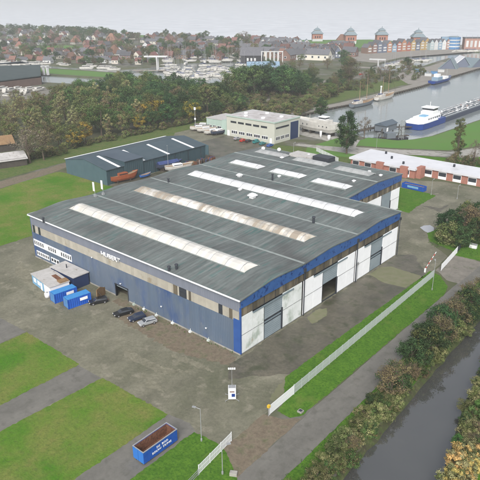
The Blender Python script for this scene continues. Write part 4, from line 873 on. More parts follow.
for sy in (-5.7, 5.7): MB().box(x+31, LN/2-8, sy-.04, sy+.04, 3.5, 3.65).build('hand_rail', M['whiteplain'], t)

# two traditional sailing ships and a barge at the timber quay
def sailing_ship(label, loc, rz, L, cols):
    t = thing('sailing_ship', label, 'ship', loc, rz, 'old sailing ships at the timber quay')
    hull(t, L, 6.2, 2.8, cols, 'deckwood', s0=.7, sheer=.45, rake=.05)
    MB().box(-L*.32, -L*.08, -1.7, 1.7, 2.4, 4.2).build('cabin', M['hullwhite'], t, bevel=.05); MB().box(L*.02, L*.2, -1.3, 1.3, 2.3, 3.4).build('hatch', M['deckwood'], t)
    for k, (x, h) in enumerate(((L*.18, 21), (-L*.15, 17))):
        m_ = MB().cyl((x, 0, 2.2), (x, 0, h), .22, .09).build('mast', M['deckwood'], t)
        MB().cyl((x, 0, 3.8), (x-L*.26, 0, 4.6), .13).cyl((x, 0, 4.3), (x-L*.25, 0, 5.0), .32).build('boom', M['tarp' if k else 'hullwhite'], m_)
        for sy in (-1, 1): MB().cyl((x, 0, h*.95), (x-1.2, sy*2.9, 2.6), .035, n=4).build('shroud', M['darkframe'], m_)
    MB().cyl((L*.48, 0, 3.4), (L*.66, 0, 4.6), .14, .07).build('bowsprit', M['deckwood'], t); MB().cyl((L*.18, 0, 20), (L*.64, 0, 4.5), .035, n=4).build('forestay', M['darkframe'], t)
    for sx in (-.3, -.1, .1, .3): MB().box(sx*L-.3, sx*L+.3, 2.5, 3.0, 2.6, 3.5).build('deck_chest', M['whiteplain'], t)
    return t
sailing_ship('dark hulled sailing ship at the timber quay, nearer the office', (-139.5, 287, -1.3), R(88), 27, 'hullgrey')
sailing_ship('pale hulled sailing ship at the timber quay, nearer the blue barge', (-141.5, 322, -1.3), R(90), 25, 'hullwhite')
t = thing('blue_barge', 'blue and white work barge moored at the quay end', 'barge', (-147.5, 432, -1.2), R(92))
hull(t, 40, 8, 3.0, 'hullblue', 'hullgrey', s0=.85, sheer=.2); MB().box(-14, -4, -2.8, 2.8, 2.7, 5.6).build('cabin', M['w_skyblue'], t); MB().box(-12, -7, -2, 2, 5.6, 8).build('wheelhouse', M['whiteplain'], t)
MB().box(2, 10, -2.5, 2.5, 2.7, 4.6).build('tarp', M['whiteplain'], t); MB().cyl((12, 0, 3), (12, 0, 10), .15).build('mast', M['metal'], t)
# red boat, blue boat and others on the yard between shed and hall
def boat(name, label, loc, rz, L, B, H, mh, cab='hullwhite', group=None, cover=None, z=1.0, mast=0, wh=True, cat='boat'):
    t = thing(name, label, cat, loc, rz, group)
    o = hull(t, L, B, H, mh, 'deckwood' if not cover else cover, s0=.6, sheer=.35); o.location.z = z
    if z > .3:
        for x in (-L*.28, L*.2):
            for sy in (-1, 1): MB().box(x-.15, x+.15, sy*B*.28-.15, sy*B*.28+.15, 0, z+H*.3).build('stand', M['timber'], t)
        MB().box(-L*.35, L*.3, -.25, .25, 0, z).build('keel_block', M['timber'], t)
    if wh: MB().box(-L*.22, L*.12, -B*.3, B*.3, z+H*.85, z+H*1.35).build('cabin', M[cab], t, bevel=.06); MB().box(-L*.2, L*.1, -B*.31, B*.31, z+H*1.05, z+H*1.22).build('window_band', M['glass'], t)
    if cover: MB().prism([(-B*.42, z+H), (0, z+H*1.55), (B*.42, z+H)], -L*.45, L*.36, 'x').build('cover', M[cover], t)
    if mast: MB().cyl((L*.08, 0, z+H), (L*.08, 0, z+H+mast), .1, .06, n=6).build('mast', M['metal'], t); MB().cyl((L*.08, 0, z+H*1.6), (-L*.35, 0, z+H*1.6), .12, n=6).build('boom', M['tarp'], t)
    return t
boat('wooden_boat', 'varnished red brown wooden boat on stands beside the green shed', (-119.6, 64.9, 0), R(80), 12, 3.6, 2.3, 'mahogany', 'mahogany', wh=True, z=.8)
boat('covered_boat', 'boat under a dark blue cover beside the green shed', (-118.4, 88.5, 0), R(76), 12, 3.9, 2.0, 'hullnavy', cover='tarp', wh=False, z=1.3)
boat('white_motorboat', 'white motorboat on blocks at the shed yard edge', (-113.8, 90, 0), R(66), 12, 3.8, 1.9, 'hullwhite', 'whiteplain', z=.8)
boat('small_dinghy', 'small blue dinghy between the red boat and the covered boat', (-117.6, 74.5, 0), R(92), 5.5, 2.1, 1.1, 'carblue', wh=False, z=.3)
for i, (x, y, a, mh) in enumerate(((200, 131, 40, 'hullwhite'), (207, 132.5, 50, 'hullwhite'), (214, 134.5, 60, 'hullwhite'), (204, 128.5, 30, 'hullgrey'), (220, 134.5, 80, 'hullnavy'))):
    boat('stored_boat', ('white boat stored at the end of the green shed', 'white boat stored at the end of the green shed', 'white boat stored at the end of the green shed', 'grey hulled boat stored behind the green shed', 'dark hulled boat in front of the mint annex')[i], tuple(at(x, y)), R(a), 11, 3.6, 1.8, mh, 'whiteplain', 'boats laid up beside the mint annex', z=.7)
# heap of timber and scrap by the shed
rr = random.Random(3)
for i in range(16):
    x = -117.5+rr.uniform(-1.5, 4.5); y = 96+i*1.15; s = rr.uniform(.5, 1.5); k = rr.choice([0, 1, 2])
    t = thing(('pallet_stack', 'scrap_crate', 'timber_pile')[k], ('brown pallet stack in the clutter along the green shed', 'dark crate in the clutter along the green shed', 'rusty timber pile in the clutter along the green shed')[k], ('pallets', 'crate', 'timber')[k], (x, y, 0), rr.uniform(0, 3), 'clutter along the green shed')
    b = MB()
    for j in range(3+k): b.box(-s+.1*j, s-.1*j, -s*.6, s*.6+.05*j, j*.42+.02, j*.42+.36)
    b.build(('pallets', 'crate_boards', 'timbers')[k], M[('plywood', 'timber', 'rust')[k]], t)
    MB().box(-s, s, -.15, .15, 0, .02+.42*(3+k)).build('binding', M[rr.choice(['timber', 'metal', 'tarp'])], t)
# jetty, dock house, sunken frames on the near shore
t = thing('dock_house', 'small shed with blue grey roof on the jetty', 'shed', (-86.5, 222, 0), R(88))
MB().box(-6, 6, -3.4, 3.4, 0, 3.4).build('wall', M['hullgrey'], t); MB().prism([(-3.9, 3.3), (0, 5.0), (3.9, 3.3)], -6.6, 6.6, 'x').build('roof', M['museumroof'], t); MB().box(-5, -3.4, -3.5, -3.4, .1, 2.2).build('door', M['whiteplain'], t)
t = thing('timber_jetty', 'dark timber jetty on piles leading to the tanker stern', 'jetty', (0, 0, 0))
def strut(a, b_, wd, z0, z1, name, m, par):
    a = Vector(a); b_ = Vector(b_); d = (b_-a).normalized(); nr = Vector((-d.y, d.x))*wd/2
    MB().prism([tuple(a+nr), tuple(b_+nr), tuple(b_-nr), tuple(a-nr)], z0, z1, 'z').build(name, M[m], par)
strut((-97, 205), (-92, 232), 3, -.1, .35, 'deck', 'timber', t); strut((-95, 218), (-78, 236), 2.4, .36, .7, 'walkway', 'timber', t)
for i in range(8):
    p = Vector((-95, 218)).lerp(Vector((-78, 236)), i/7); MB().cyl((p.x, p.y, -3), (p.x, p.y, 2.0), .28, n=6).build('pile', M['timber'], t)
for i in range(6):
    p = Vector((-97, 205)).lerp(Vector((-92, 232)), i/5); MB().cyl((p.x-1.5, p.y, -3), (p.x-1.5, p.y, 1.6), .28, n=6).build('pile', M['timber'], t)
strut((-78, 202), (-70, 216), 2.2, .0, .3, 'landing', 'timber', t)
t = thing('floating_crane', 'dark floating work pontoon with frames at the near shore', 'pontoon', (-75, 206, -1.0), R(55))
MB().box(-9, 9, -2.6, 2.6, -.3, .9).build('pontoon', M['hulldark'], t); MB().box(-3, 2, -2, 2, .9, 3.6).build('cabin', M['hullgrey'], t)
for x in (-6, 5): MB().cyl((x, -2, .9), (x+1, 0, 6), .2).cyl((x, 2, .9), (x+1, 0, 6), .2).build('frame', M['timber'], t)
t = thing('lattice_tower', 'pale lattice tower on the near shore by the tanker', 'tower', tuple(at(401, 139)))
for a, c in ((-1, -1), (1, -1), (1, 1), (-1, 1)): MB().cyl((a*.9, c*.9, 0), (a*.6, c*.6, 10), .12, n=5).build('leg', M['metal'], t)
for z in range(1, 10, 2): MB().box(-.9, .9, -.9, -.8, z, z+.12).box(-.9, .9, .8, .9, z, z+.12).box(-.9, -.8, -.8, .8, z, z+.12).box(.8, .9, -.8, .8, z, z+.12).build('ring', M['metal'], t)
# quay piles
t = thing('quay_wall', 'dark timber quay wall on piles along the far harbour side', 'quay', (0, 0, 0))
qp = [(-149, 224), (-149, 258), (-146, 280), (-146, 330), (-147, 392), (-153, 470), (-158, 547)]
pile = MB().cyl((0, 0, -3), (0, 0, .5), .3, n=6).mesh('pile', M['timber']); cnt = 0
for a, b_ in zip(qp, qp[1:]):
    a = Vector(a); b_ = Vector(b_); strut(a+Vector((.5, 0)), b_+Vector((.5, 0)), 1.0, -.45, .12, 'fender_beam', 'timber', t); n = int((b_-a).length/4)
    for i in range(n):
        p = a.lerp(b_, i/n); o = bpy.data.objects.new('pile', pile); COL.objects.link(o); o.parent = t; o.location = (p.x+1.1, p.y, 0); cnt += 1
p = at(380.5, 97); t = thing('navigation_post', 'white navigation post on the timber quay', 'post', tuple(p)); MB().cyl((0, 0, 0), (0, 0, 7), .5, .4).build('post', M['whiteplain'], t); MB().cyl((0, 0, 7), (0, 0, 8), .7).build('lantern', M['whiteplain'], t)

# ------------------------------------------------------------------ trees and shrubs
def tree_proto(name, label, cat, tone, seed, h=10, r=4.0, base=2.2, nclump=38, nleaf=70, leaf=.34, trunk=.24, bare=False, shape='round', accent=None, clr=.3):
    rr = random.Random(seed); t = thing(name, label, cat)
    b = MB(); lean = Vector((rr.uniform(-.5, .5), rr.uniform(-.5, .5), 0))
    b.cyl((0, 0, -.2), (lean.x*.5, lean.y*.5, h*.45), trunk, trunk*.6, n=7).cyl((lean.x*.5, lean.y*.5, h*.44), (lean.x, lean.y, h*.86), trunk*.6, trunk*.15, n=6)
    cz = (base+h)/2; rz = (h-base)/2; cl = []
    for i in range(nclump):
        while True:
            p = Vector((rr.uniform(-1, 1), rr.uniform(-1, 1), rr.uniform(-1, 1)))
            if .15 < p.length < 1: break
        p = p.normalized()*(p.length**.45)
        k = 1.0
        if shape == 'cone': k = 1.15-(p.z+1)*.42
        elif shape == 'low': k = 1.1-(p.z+1)*.2
        elif shape == 'vase': k = .75+(p.z+1)*.2
        wob = .78+.5*noise.noise(Vector((p.x*1.6, p.y*1.6, p.z*1.6+seed*3.1)))+rr.uniform(-.08, .14)
        c = Vector((p.x*r*k*wob, p.y*r*k*wob, cz+p.z*rz*(.85+.3*(wob-.78)))); cl.append(c)
    for c in cl[:int(nclump*.45)]:
        z0 = min(h*.7, max(h*.12, c.z*.5)); f = z0/(h*.86)
        b.cyl((lean.x*f, lean.y*f, z0), tuple(c), trunk*.28, trunk*.07, n=4, caps=False)
    if bare:
        for c in cl:
            for j in range(7):
                d = Vector((rr.uniform(-1, 1), rr.uniform(-1, 1), rr.uniform(-.3, 1.2))).normalized()*r*rr.uniform(.2, .42)
                b.cyl(tuple(c), tuple(c+d), .03*h/10+.015, .012, n=3, caps=False)
    b.build('trunk', M['bark'], t)
    vs = []; fs = []; ms = []; cr = r*clr
    for ci, c in enumerate(cl):
        s = cr*rr.uniform(.65, 1.3); am = 1 if (accent and rr.random() < .3) else 0
        for j in range(nleaf):
            d = Vector((rr.gauss(0, 1), rr.gauss(0, 1), rr.gauss(0, 1))).normalized()
            p = c+Vector((d.x*s, d.y*s, d.z*s*.8))*rr.uniform(.35, 1.08)
            nrm = (d+Vector((rr.uniform(-1, 1), rr.uniform(-1, 1), rr.uniform(-.5, 1)))*.7).normalized()
            u = nrm.orthogonal().normalized(); u.rotate(Matrix.Rotation(rr.uniform(0, 6.3), 3, nrm)); v = nrm.cross(u)
            L = leaf*rr.uniform(.6, 1.3); o = len(vs)
            vs += [tuple(p-u*L*.5), tuple(p+v*L*.32), tuple(p+u*L*.6), tuple(p-v*L*.32)]; fs.append((o, o+1, o+2, o+3)); ms.append(am)
    me = bpy.data.meshes.new('crown'); me.from_pydata(vs, [], fs); me.materials.append(LEAF[tone])
    if accent: me.materials.append(LEAF[accent])
    me.polygons.foreach_set('material_index', ms); me.update()
    o = bpy.data.objects.new('crown', me); COL.objects.link(o); o.parent = t
    return Protos(t)
TP = {}
def proto(key, **k):
    TP[key] = [tree_proto(seed=k.pop('seed', 1)+i*17, **k) for i in range(k.pop('var', 2))]
def mk(key, var, **k):
    TP[key] = []
    for i in range(var):
        kk = dict(k); TP[key].append(tree_proto(seed=hash_(key)+i*17, **kk))
def hash_(s): return sum(ord(c)*(i+3) for i, c in enumerate(s)) % 997
mk('dark', 3, name='broadleaf_tree', label='dark green tree', cat='tree', tone='dark', accent='mid', r=3.9, nleaf=75, leaf=.40)
mk('mid', 3, name='leafy_tree', label='green tree', cat='tree', tone='mid', accent='olive', r=3.9, nleaf=75, leaf=.40)
mk('olive', 2, name='broadleaf_tree', label='olive tree', cat='tree', tone='olive', accent='brown', r=3.7, nleaf=65, leaf=.38)
mk('yellow', 2, name='broadleaf_tree', label='yellow tree', cat='tree', tone='yellow', accent='olive', r=3.8, nleaf=65, leaf=.40)
mk('poplar', 2, name='slender_tree', label='slender tree', cat='tree', tone='pale', accent='brown', r=1.9, base=1.2, nclump=34, nleaf=48, leaf=.30)
mk('brown', 3, name='autumn_tree', label='brown tree', cat='tree', tone='brown', accent='olive', r=3.6, nleaf=48, leaf=.30, bare=True)
mk('bare', 2, name='bare_tree', label='bare tree', cat='tree', tone='bare', r=3.6, nleaf=20, leaf=.22, bare=True)
W_LAB = dict(dark='dark green tree in the wood', mid='mid green tree in the wood', olive='olive green tree in the wood', yellow='yellow autumn tree in the wood', poplar='slender pale tree in the wood', brown='brown thinning tree in the wood', bare='bare grey tree in the wood')
rt = random.Random(11)
def plant(key, p, h, lab, grp, wide=1.0):
    pr = rt.choice(TP[key]); s = h/10
    return pr.put((p.x, p.y, 0), rt.uniform(0, 6.28), (s*wide*rt.uniform(.9, 1.1), s*wide*rt.uniform(.9, 1.1), s), lab, grp)
# the wood beyond the shed
gx = -187
while gx > -300:
    gy = 22
    while gy < 222:
        x = gx+rt.uniform(-3.5, 3.5); y = gy+rt.uniform(-4, 4); X, Y = px((x, y, 0))
        front = gx > -190
        if X > -8 and Y > 84+max(0, 60-X)*.16 and not (X < 26 and Y > 120 and gx > -215):
            u = rt.random()
            if X < 80: key = 'poplar' if u < .5 else 'brown' if u < .58 else 'olive' if u < .85 else 'mid'
            elif X < 150: key = 'mid' if u < .4 else 'olive' if u < .62 else 'yellow' if u < .76 and gx > -215 else 'dark' if u < .84 else 'brown' if u < .89 else 'poplar'
            else: key = 'dark' if u < .5 else 'mid' if u < .78 else 'olive' if u < .92 else 'brown'
            h = rt.uniform(14, 19.5) if not front else rt.uniform(10, 14.5)
            if key == 'poplar': h *= 1.08
            if X < 60: h *= .8
            plant(key, Vector((x, y)), h, W_LAB[key].replace('in the', ('in the front row of the' if gx > -200 else 'in the middle of the' if gx > -240 else 'in the back rows of the'))+(', beyond the field' if X < 66 else ', beyond the green shed' if X < 150 else ', beyond the annex'), 'trees of the wood beyond the green shed', 1.05)
        gy += 9.5
    gx -= 10
mk('full', 2, name='broadleaf_tree', label='x', cat='tree', tone='dark', accent='mid', r=3.3, base=.6, nclump=100, nleaf=80, leaf=.26, shape='low', clr=.25)
mk('slimfull', 1, name='slender_tree', label='x', cat='tree', tone='olive', accent='dark', r=1.7, base=.5, nclump=60, nleaf=60, leaf=.24, clr=.32)
# single trees with a place of their own: photo point of the foot, of the top, kind
for x, y, yt, key, wd, lab in (
    (346.5, 154, 109, 'full', .9, 'tall dark green tree standing at the stern of the white ship'), (456.5, 161, 116, 'slimfull', .9, 'tall slim olive green tree standing alone on the shore lawn'),
    (364, 139, 116, 'bare', 1.0, 'small bare tree beside the dock house'), (320.5, 117.5, 97, 'full', 1.3, 'round dark green tree at the end of the timber quay'),
    (30, 163, 128, 'bare', 1.35, 'wide grey bare tree at the wood corner by the black roofed shed'), (44, 160, 126, 'brown', 1.1, 'brown tree at the wood corner next to the wide bare tree'),
    (349, 83, 56, 'pale', 1.3, 'broad pale brown tree beside the harbour road'), (343, 62, 49, 'dark', 1.5, 'dark round tree behind the broad pale tree'),
    (190.5, 123, 99, 'yellow', 1.0, 'bright yellow autumn tree at the annex end of the wood'), (76, 148, 128, 'yellow', 1.2, 'low yellow tree at the wood edge above the white van'),
    (143, 128, 101, 'yellow', 1.0, 'yellow orange tree in the middle of the wood edge'), (157, 127, 98, 'yellow', .9, 'golden tree at the wood edge above the green shed'), (127, 132, 110, 'olive', 1.1, 'low olive tree at the wood edge above the green shed'),
    (330, 98, 82, 'mid', 1.2, 'green bush tree behind the timber quay'), (245, 46, 30.5, 'bare', 1.3, 'wide bare tree on the sea front of the town')):
    p = at(x, y); key_ = {'pale': 'brown'}.get(key, key); plant(key_, p, tall(p, yt), lab, None, wd)
# the thinner wood between harbour road and quay
for i in range(44):
    x = rt.uniform(232, 310); y = rt.uniform(88, 99)+(x-236)*.02; p = at(x, y)
    plant(rt.choice(['dark', 'dark', 'mid', 'dark', 'brown']), p, tall(p, rt.uniform(63, 72)+(max(0, x-285))*.4), 'dark green tree in the grove behind the office block', 'trees of the grove behind the office', 1.1)
for i in range(42):
    x = rt.uniform(262, 350); y = rt.uniform(60, 88); p = at(x, y+4)
    plant(rt.choice(['brown', 'bare', 'dark', 'brown', 'olive']), p, rt.uniform(8, 12), 'thin tree along the harbour road', 'thin trees along the harbour road', 1.15)
mk('shrub', 3, name='shrub', label='shrub', cat='shrub', tone='olive', accent='brown', h=4, r=2.6, base=.2, nclump=30, nleaf=45, leaf=.36, trunk=.1, shape='low')
mk('thicket', 2, name='shrub', label='shrub', cat='shrub', tone='brown', accent='mid', h=4, r=2.6, base=.2, nclump=28, nleaf=36, leaf=.3, trunk=.1, shape='low', bare=True)
for i in range(210):
    t_ = rt.random(); x = 214+t_*136; y0 = 110+(6 if x < 300 else 6-(x-300)*.52); y = y0-rt.random()*24*(1 if x < 300 else .8); p = at(x, y)
    if px((p.x, p.y, 0))[1] > 116.5 and x > 322: continue
    pr = rt.choice(TP['shrub']+TP['thicket']); s = rt.uniform(.9, 1.7)
    pr.put((p.x, p.y, 0), rt.uniform(0, 6), (s, s, s*rt.uniform(.8, 1.1)), 'low olive brown shrub in the scrub behind the office block', 'shrubs of the scrub behind the office')
for i in range(75):
    x = rt.uniform(340, 425); y = 89-(x-352)*.2+rt.uniform(-12, 4); p = at(x, y); pr = rt.choice(TP['shrub']+TP['thicket']); s = rt.uniform(.7, 1.3)
    pr.put((p.x, p.y, 0), rt.uniform(0, 6), (s, s, s), 'dark shrub on the peninsula between quay and inner harbour', 'shrubs on the harbour peninsula')
for i in range(14):
    x = rt.uniform(448, 482); y = rt.uniform(163, 170)+rt.uniform(-3, 1); p = at(x, y); pr = rt.choice(TP['thicket']); s = rt.uniform(.5, 1.1)
    pr.put((p.x, p.y, 0), rt.uniform(0, 6), (s, s, s*1.2), 'brown bush behind the low brick building', 'brown bushes behind the low brick building')
for i in range(14):
    x = rt.uniform(345, 412); y = 84-(x-352)*.19+rt.uniform(-8, 2); p = at(x, y); plant(rt.choice(['brown', 'dark', 'bare', 'olive']), p, rt.uniform(8, 13), 'thin tree on the peninsula beside the harbour road', 'trees on the harbour peninsula', 1.1)
p = at(473, 168); plant('bare', p, tall(p, 140), 'bare brown tree behind the low brick building', None, .8)
for i in range(40):
    x = rt.uniform(-4, 66); y = 154.5+(66-x)*.16-rt.uniform(0, 3); p = at(x, y); pr = rt.choice(TP['shrub']+TP['thicket']); s = rt.uniform(.5, .95)
    if x < 20: continue
    pr.put((p.x, p.y, 0), rt.uniform(0, 6), (s, s, s), 'low shrub at the foot of the wood', 'shrubs at the foot of the wood')
for i in range(40):
    y = 75+i*3.1; x = -184.5+rt.uniform(-2.5, 1.5)
    pr = rt.choice(TP['shrub']+TP['thicket']+TP['shrub']); s = rt.uniform(.6, 1.2)
    pr.put((x, y, 0), rt.uniform(0, 6), (s, s, s), 'low shrub at the foot of the wood', 'shrubs at the foot of the wood')
# the bank of the canal: large shrubs, near enough to show their leaves
mk('bankdark', 3, name='bank_shrub', label='s', cat='shrub', tone='dark', accent='olive', h=6, r=3.2, base=.1, nclump=70, nleaf=75, leaf=.26, trunk=.14, shape='low', clr=.24)
mk('bankolive', 3, name='bank_shrub', label='s', cat='shrub', tone='olive', accent='pale', h=5, r=2.9, base=.1, nclump=60, nleaf=75, leaf=.24, trunk=.12, shape='low', clr=.24)
mk('bankbrown', 2, name='bank_shrub', label='s', cat='shrub', tone='brown', accent='dark', h=6, r=3.1, base=.2, nclump=60, nleaf=60, leaf=.22, trunk=.14, shape='low', clr=.26, bare=True)
mk('bankreed', 2, name='reed_bush', label='s', cat='shrub', tone='reed', accent='pale', h=3.6, r=2.0, base=.1, nclump=48, nleaf=70, leaf=.24, trunk=.06, shape='vase', clr=.24)
mk('bankfresh', 1, name='bank_shrub', label='s', cat='shrub', tone='fresh', accent='mid', h=4, r=2.2, base=.1, nclump=44, nleaf=70, leaf=.25, trunk=.08, shape='low', clr=.26)
BL = dict(bankdark='dark green shrub on the canal bank beside the road', bankolive='olive green shrub on the canal bank beside the road', bankbrown='brown leafless shrub on the canal bank beside the road')
ORD = 'first second third fourth fifth sixth seventh eighth ninth tenth eleventh twelfth thirteenth fourteenth fifteenth sixteenth seventeenth eighteenth nineteenth twentieth'.split()
ORD += ['twenty '+o for o in ORD[:9]]+['thirtieth']+['thirty '+o for o in ORD[:9]]
bank_n = [0]
def bank(key, x, y, h, wd=1.0, lab=None, grp=None):
    if not lab: x += .9; grp = 'shrubs along the road side bank of the canal'; lab = BL[key].replace('on the', ORD[bank_n[0]]+' from the near gate on the'); bank_n[0] += 1; h *= 1.2 if y > 5 else 1.0; x -= .5 if y > 5 else 0
    pr = rt.choice(TP[key]); hh = dict(bankdark=6, bankolive=5, bankbrown=6, bankreed=3.6, bankfresh=4)[key]; s = h/hh
    pr.put((x, y, -.25), rt.uniform(0, 6.28), (s*wd*1.1, s*wd*1.1, s), lab, grp)
for (x, y, h, key, wd) in ((30.6, -24.5, 3.6, 'bankolive', 1.1), (32.2, -21.5, 3.0, 'bankolive', 1), (31.2, -18.6, 3.4, 'bankolive', 1.15), (30.0, -15.6, 3.0, 'bankolive', 1), (32.0, -13.8, 2.8, 'bankolive', 1), (30.2, -11.6, 3.3, 'bankolive', 1.1), (31.8, -9.2, 3.4, 'bankbrown', .9),
        (29.6, -8.0, 3.2, 'bankolive', 1), (30.2, -4.6, 3.4, 'bankolive', 1.1), (31.8, -3.6, 3.0, 'bankdark', .9), (29.2, -1.0, 3.4, 'bankolive', 1), (31.0, .8, 3.4, 'bankolive', 1.1), (29.0, 3.2, 3.4, 'bankdark', 1), (30.6, 4.6, 3.0, 'bankolive', 1.1),
        (29.6, 8.8, 5.0, 'bankbrown', 1.05), (28.8, 12.2, 4.6, 'bankbrown', 1.1), (31.2, 11.2, 3.4, 'bankdark', 1), (30.6, 15.2, 3.4, 'bankbrown', 1), (28.3, 20.5, 5.2, 'bankdark', 1), (29.4, 24.0, 6.6, 'bankdark', 1.05), (28.0, 27.0, 6.0, 'bankdark', 1.0), (30.6, 20.6, 3.6, 'bankdark', 1.1), (30.6, 28.0, 3.6, 'bankolive', 1),
        (29.3, 31.5, 6.0, 'bankbrown', 1.0), (28.0, 34.8, 6.6, 'bankdark', .95), (30.4, 35.5, 4.4, 'bankolive', 1.1), (28.6, 39.2, 6.2, 'bankbrown', 1.05), (30.2, 42.5, 5.4, 'bankdark', 1.0), (27.8, 43.5, 5.5, 'bankbrown', 1.0), (29.4, 47.5, 6.0, 'bankdark', 1.0), (27.9, 51.5, 5.6, 'bankbrown', 1.05),
        (29.6, 55.0, 5.0, 'bankdark', 1.0), (28.2, 59.5, 4.8, 'bankbrown', 1.0), (29.8, 63, 4.5, 'bankolive', 1), (28.5, 67.5, 4.5, 'bankbrown', 1)):
    bank(key, x, y, h, wd)
FL = 'shrub on the far bank of the canal'
for (x, y, h, key, wd) in ((43.8, 34, 3.6, 'bankdark', 1.1), (42.6, 29.5, 3.2, 'bankolive', 1.1), (44, 26, 3.6, 'bankdark', 1), (42.8, 21.5, 2.6, 'bankolive', 1), (43.8, 17.8, 2.8, 'bankolive', 1), (45.6, 20, 3.0, 'bankfresh', 1.1), (43.8, 13.2, 2.4, 'bankolive', 1.1), (46.4, 14.5, 3.0, 'bankfresh', 1.1),
        (45.3, 9.6, 2.6, 'bankdark', 1.0), (47.6, 8.4, 2.6, 'bankbrown', 1.0), (46.4, 3.4, 2.4, 'bankfresh', .9), (48.6, 5.0, 2.8, 'bankbrown', 1.0)):
    far_n = globals().get('far_n', -1)+1; bank(key, x-.9, y, h, wd*1.05, dict(bankdark='dark ', bankolive='olive green ', bankfresh='fresh green ', bankbrown='brown leafless ')[key]+FL+', '+ORD[far_n]+' from the frame edge upstream', 'shrubs along the far bank of the canal')
for (x, y, h) in ((48.8, 11.0, 2.6), (50.2, 7.6, 2.4), (48.2, 1.2, 3.0), (49.8, 2.8, 2.6), (48.6, -2.0, 3.2), (50.4, -.8, 2.8), (49.2, -5.2, 3.0), (50.8, -4.0, 2.4), (47.4, -1.0, 2.4)):
    bank('bankreed', x-.8, y, h, 1.1, 'straw yellow bush on the far bank of the canal', 'straw yellow bushes on the far canal bank')
mk('scrub', 4, name='scrub_bush', label='s', cat='bush', tone='olive', accent='pale', h=2.4, r=1.7, base=0, nclump=34, nleaf=60, leaf=.2, trunk=.05, shape='vase', clr=.3)
mk('scrubdark', 2, name='scrub_bush', label='s', cat='bush', tone='mid', accent='brown', h=2.4, r=1.7, base=0, nclump=34, nleaf=60, leaf=.2, trunk=.05, shape='low', clr=.3)
for i in range(96):
    y = -30+i*1.0+rt.uniform(-.6, .6)
    if y > 8 and i % 3: continue
    lx = 33.2-y*.035 if y < 45 else 31.6
    x = lx-rt.uniform(-.9, 2.6); k = 'scrub' if rt.random() < (.55 if y < 10 else .25) else 'scrubdark'; pr = rt.choice(TP[k]); sc = rt.uniform(.6, 1.15)
    pr.put((x, y, -.35), rt.uniform(0, 6.28), (sc*1.1, sc*1.1, sc), ('pale olive' if k == 'scrub' else 'mid green')+' low bush in the scrub on the road side canal bank', 'low scrub bushes on the road side canal bank')
for i in range(44):
    y = -12+i*1.15+rt.uniform(-.6, .6); lx = 41.2+max(0, 30-y)*.19; x = lx+rt.uniform(-.6, 2.4); k = rt.choice(['scrub', 'scrubdark', 'scrubdark']) if y > 10 else 'scrub'; pr = rt.choice(TP[k]); sc = rt.uniform(.6, 1.2)
    pr.put((x, y, -.35), rt.uniform(0, 6.28), (sc*1.1, sc*1.1, sc), ('pale olive' if k == 'scrub' else 'mid green')+' low bush in the scrub on the far canal bank', 'low scrub bushes on the far canal bank')
# trees round the lawn at the far yard entrance
for (x, y, h, key, wd, lab) in ((6.0, 90.5, 7.5, 'bankdark', .95, 'dark green tree in the clump by the far yard entrance, next to the puddle'), (10.0, 95.5, 8.5, 'bankbrown', .85, 'brown tree in the clump by the far yard entrance'), (13.2, 92.0, 6.5, 'bankdark', .95, 'dark green tree in the clump by the far yard entrance, close to the road'),
        (11.5, 101.5, 8.5, 'bankdark', .8, 'dark green tree in the clump by the far yard entrance, behind the others'), (15.5, 98.5, 7.5, 'bankbrown', .9, 'brown tree in the clump by the far yard entrance, next to the road'), (17.5, 106, 8, 'bankbrown', .9, 'brown tree standing beyond the clump by the far yard entrance'), (8.2, 86.5, 6.0, 'bankolive', 1.0, 'olive shrub in front of the clump by the far yard entrance'), (12.0, 86.5, 5.5, 'bankdark', 1.0, 'low dark shrub against the dark fence by the far yard entrance'), (7.5, 101, 7.5, 'bankdark', .9, 'dark tree at the back of the clump, near the low brick building')):
    bank(key, x, y, h*1.3, wd, lab, 'trees by the far yard entrance')

# tall weeds and unmown edges: small tufts (nobody could count them)
def tufts(name, zones, m, n, hmin, hmax, seed):
    rr = random.Random(seed); vs = []; fs = []
    for (x0, x1, y0, y1) in zones:
        a = abs((x1-x0)*(y1-y0))
        for _ in range(int(n*a)):
            x = rr.uniform(x0, x1); y = rr.uniform(y0, y1)
            if noise.noise(Vector((x*.5, y*.5, seed))) < -.05: continue
            for k in range(4):
                a_ = rr.uniform(0, 6.28); L = rr.uniform(hmin, hmax); dx, dy = math.cos(a_)*.06, math.sin(a_)*.06; lx, ly = rr.uniform(-.5, .5)*L, rr.uniform(-.5, .5)*L; o = len(vs)
                vs += [(x-dx, y-dy, 0), (x+dx, y+dy, 0), (x+lx, y+ly, L)]; fs.append((o, o+1, o+2))
    me = bpy.data.meshes.new(name); me.from_pydata(vs, [], fs); me.materials.append(m); o = bpy.data.objects.new(name, me); COL.objects.link(o)
    return tag(o, 'rough tufts of grass along the fence and the canal banks', 'grass', kind='stuff')
tufts('grass_tufts', [(27.8, 31.8, -28, 60), (16.2, 16.9, -2, 62), (14.8, 15.6, 0, 60), (46, 54, -10, 14), (-34, -1, -1.2, -.2), (3, 18, 81, 104)], LEAF['fresh'], 3.0, .15, .5, 3)

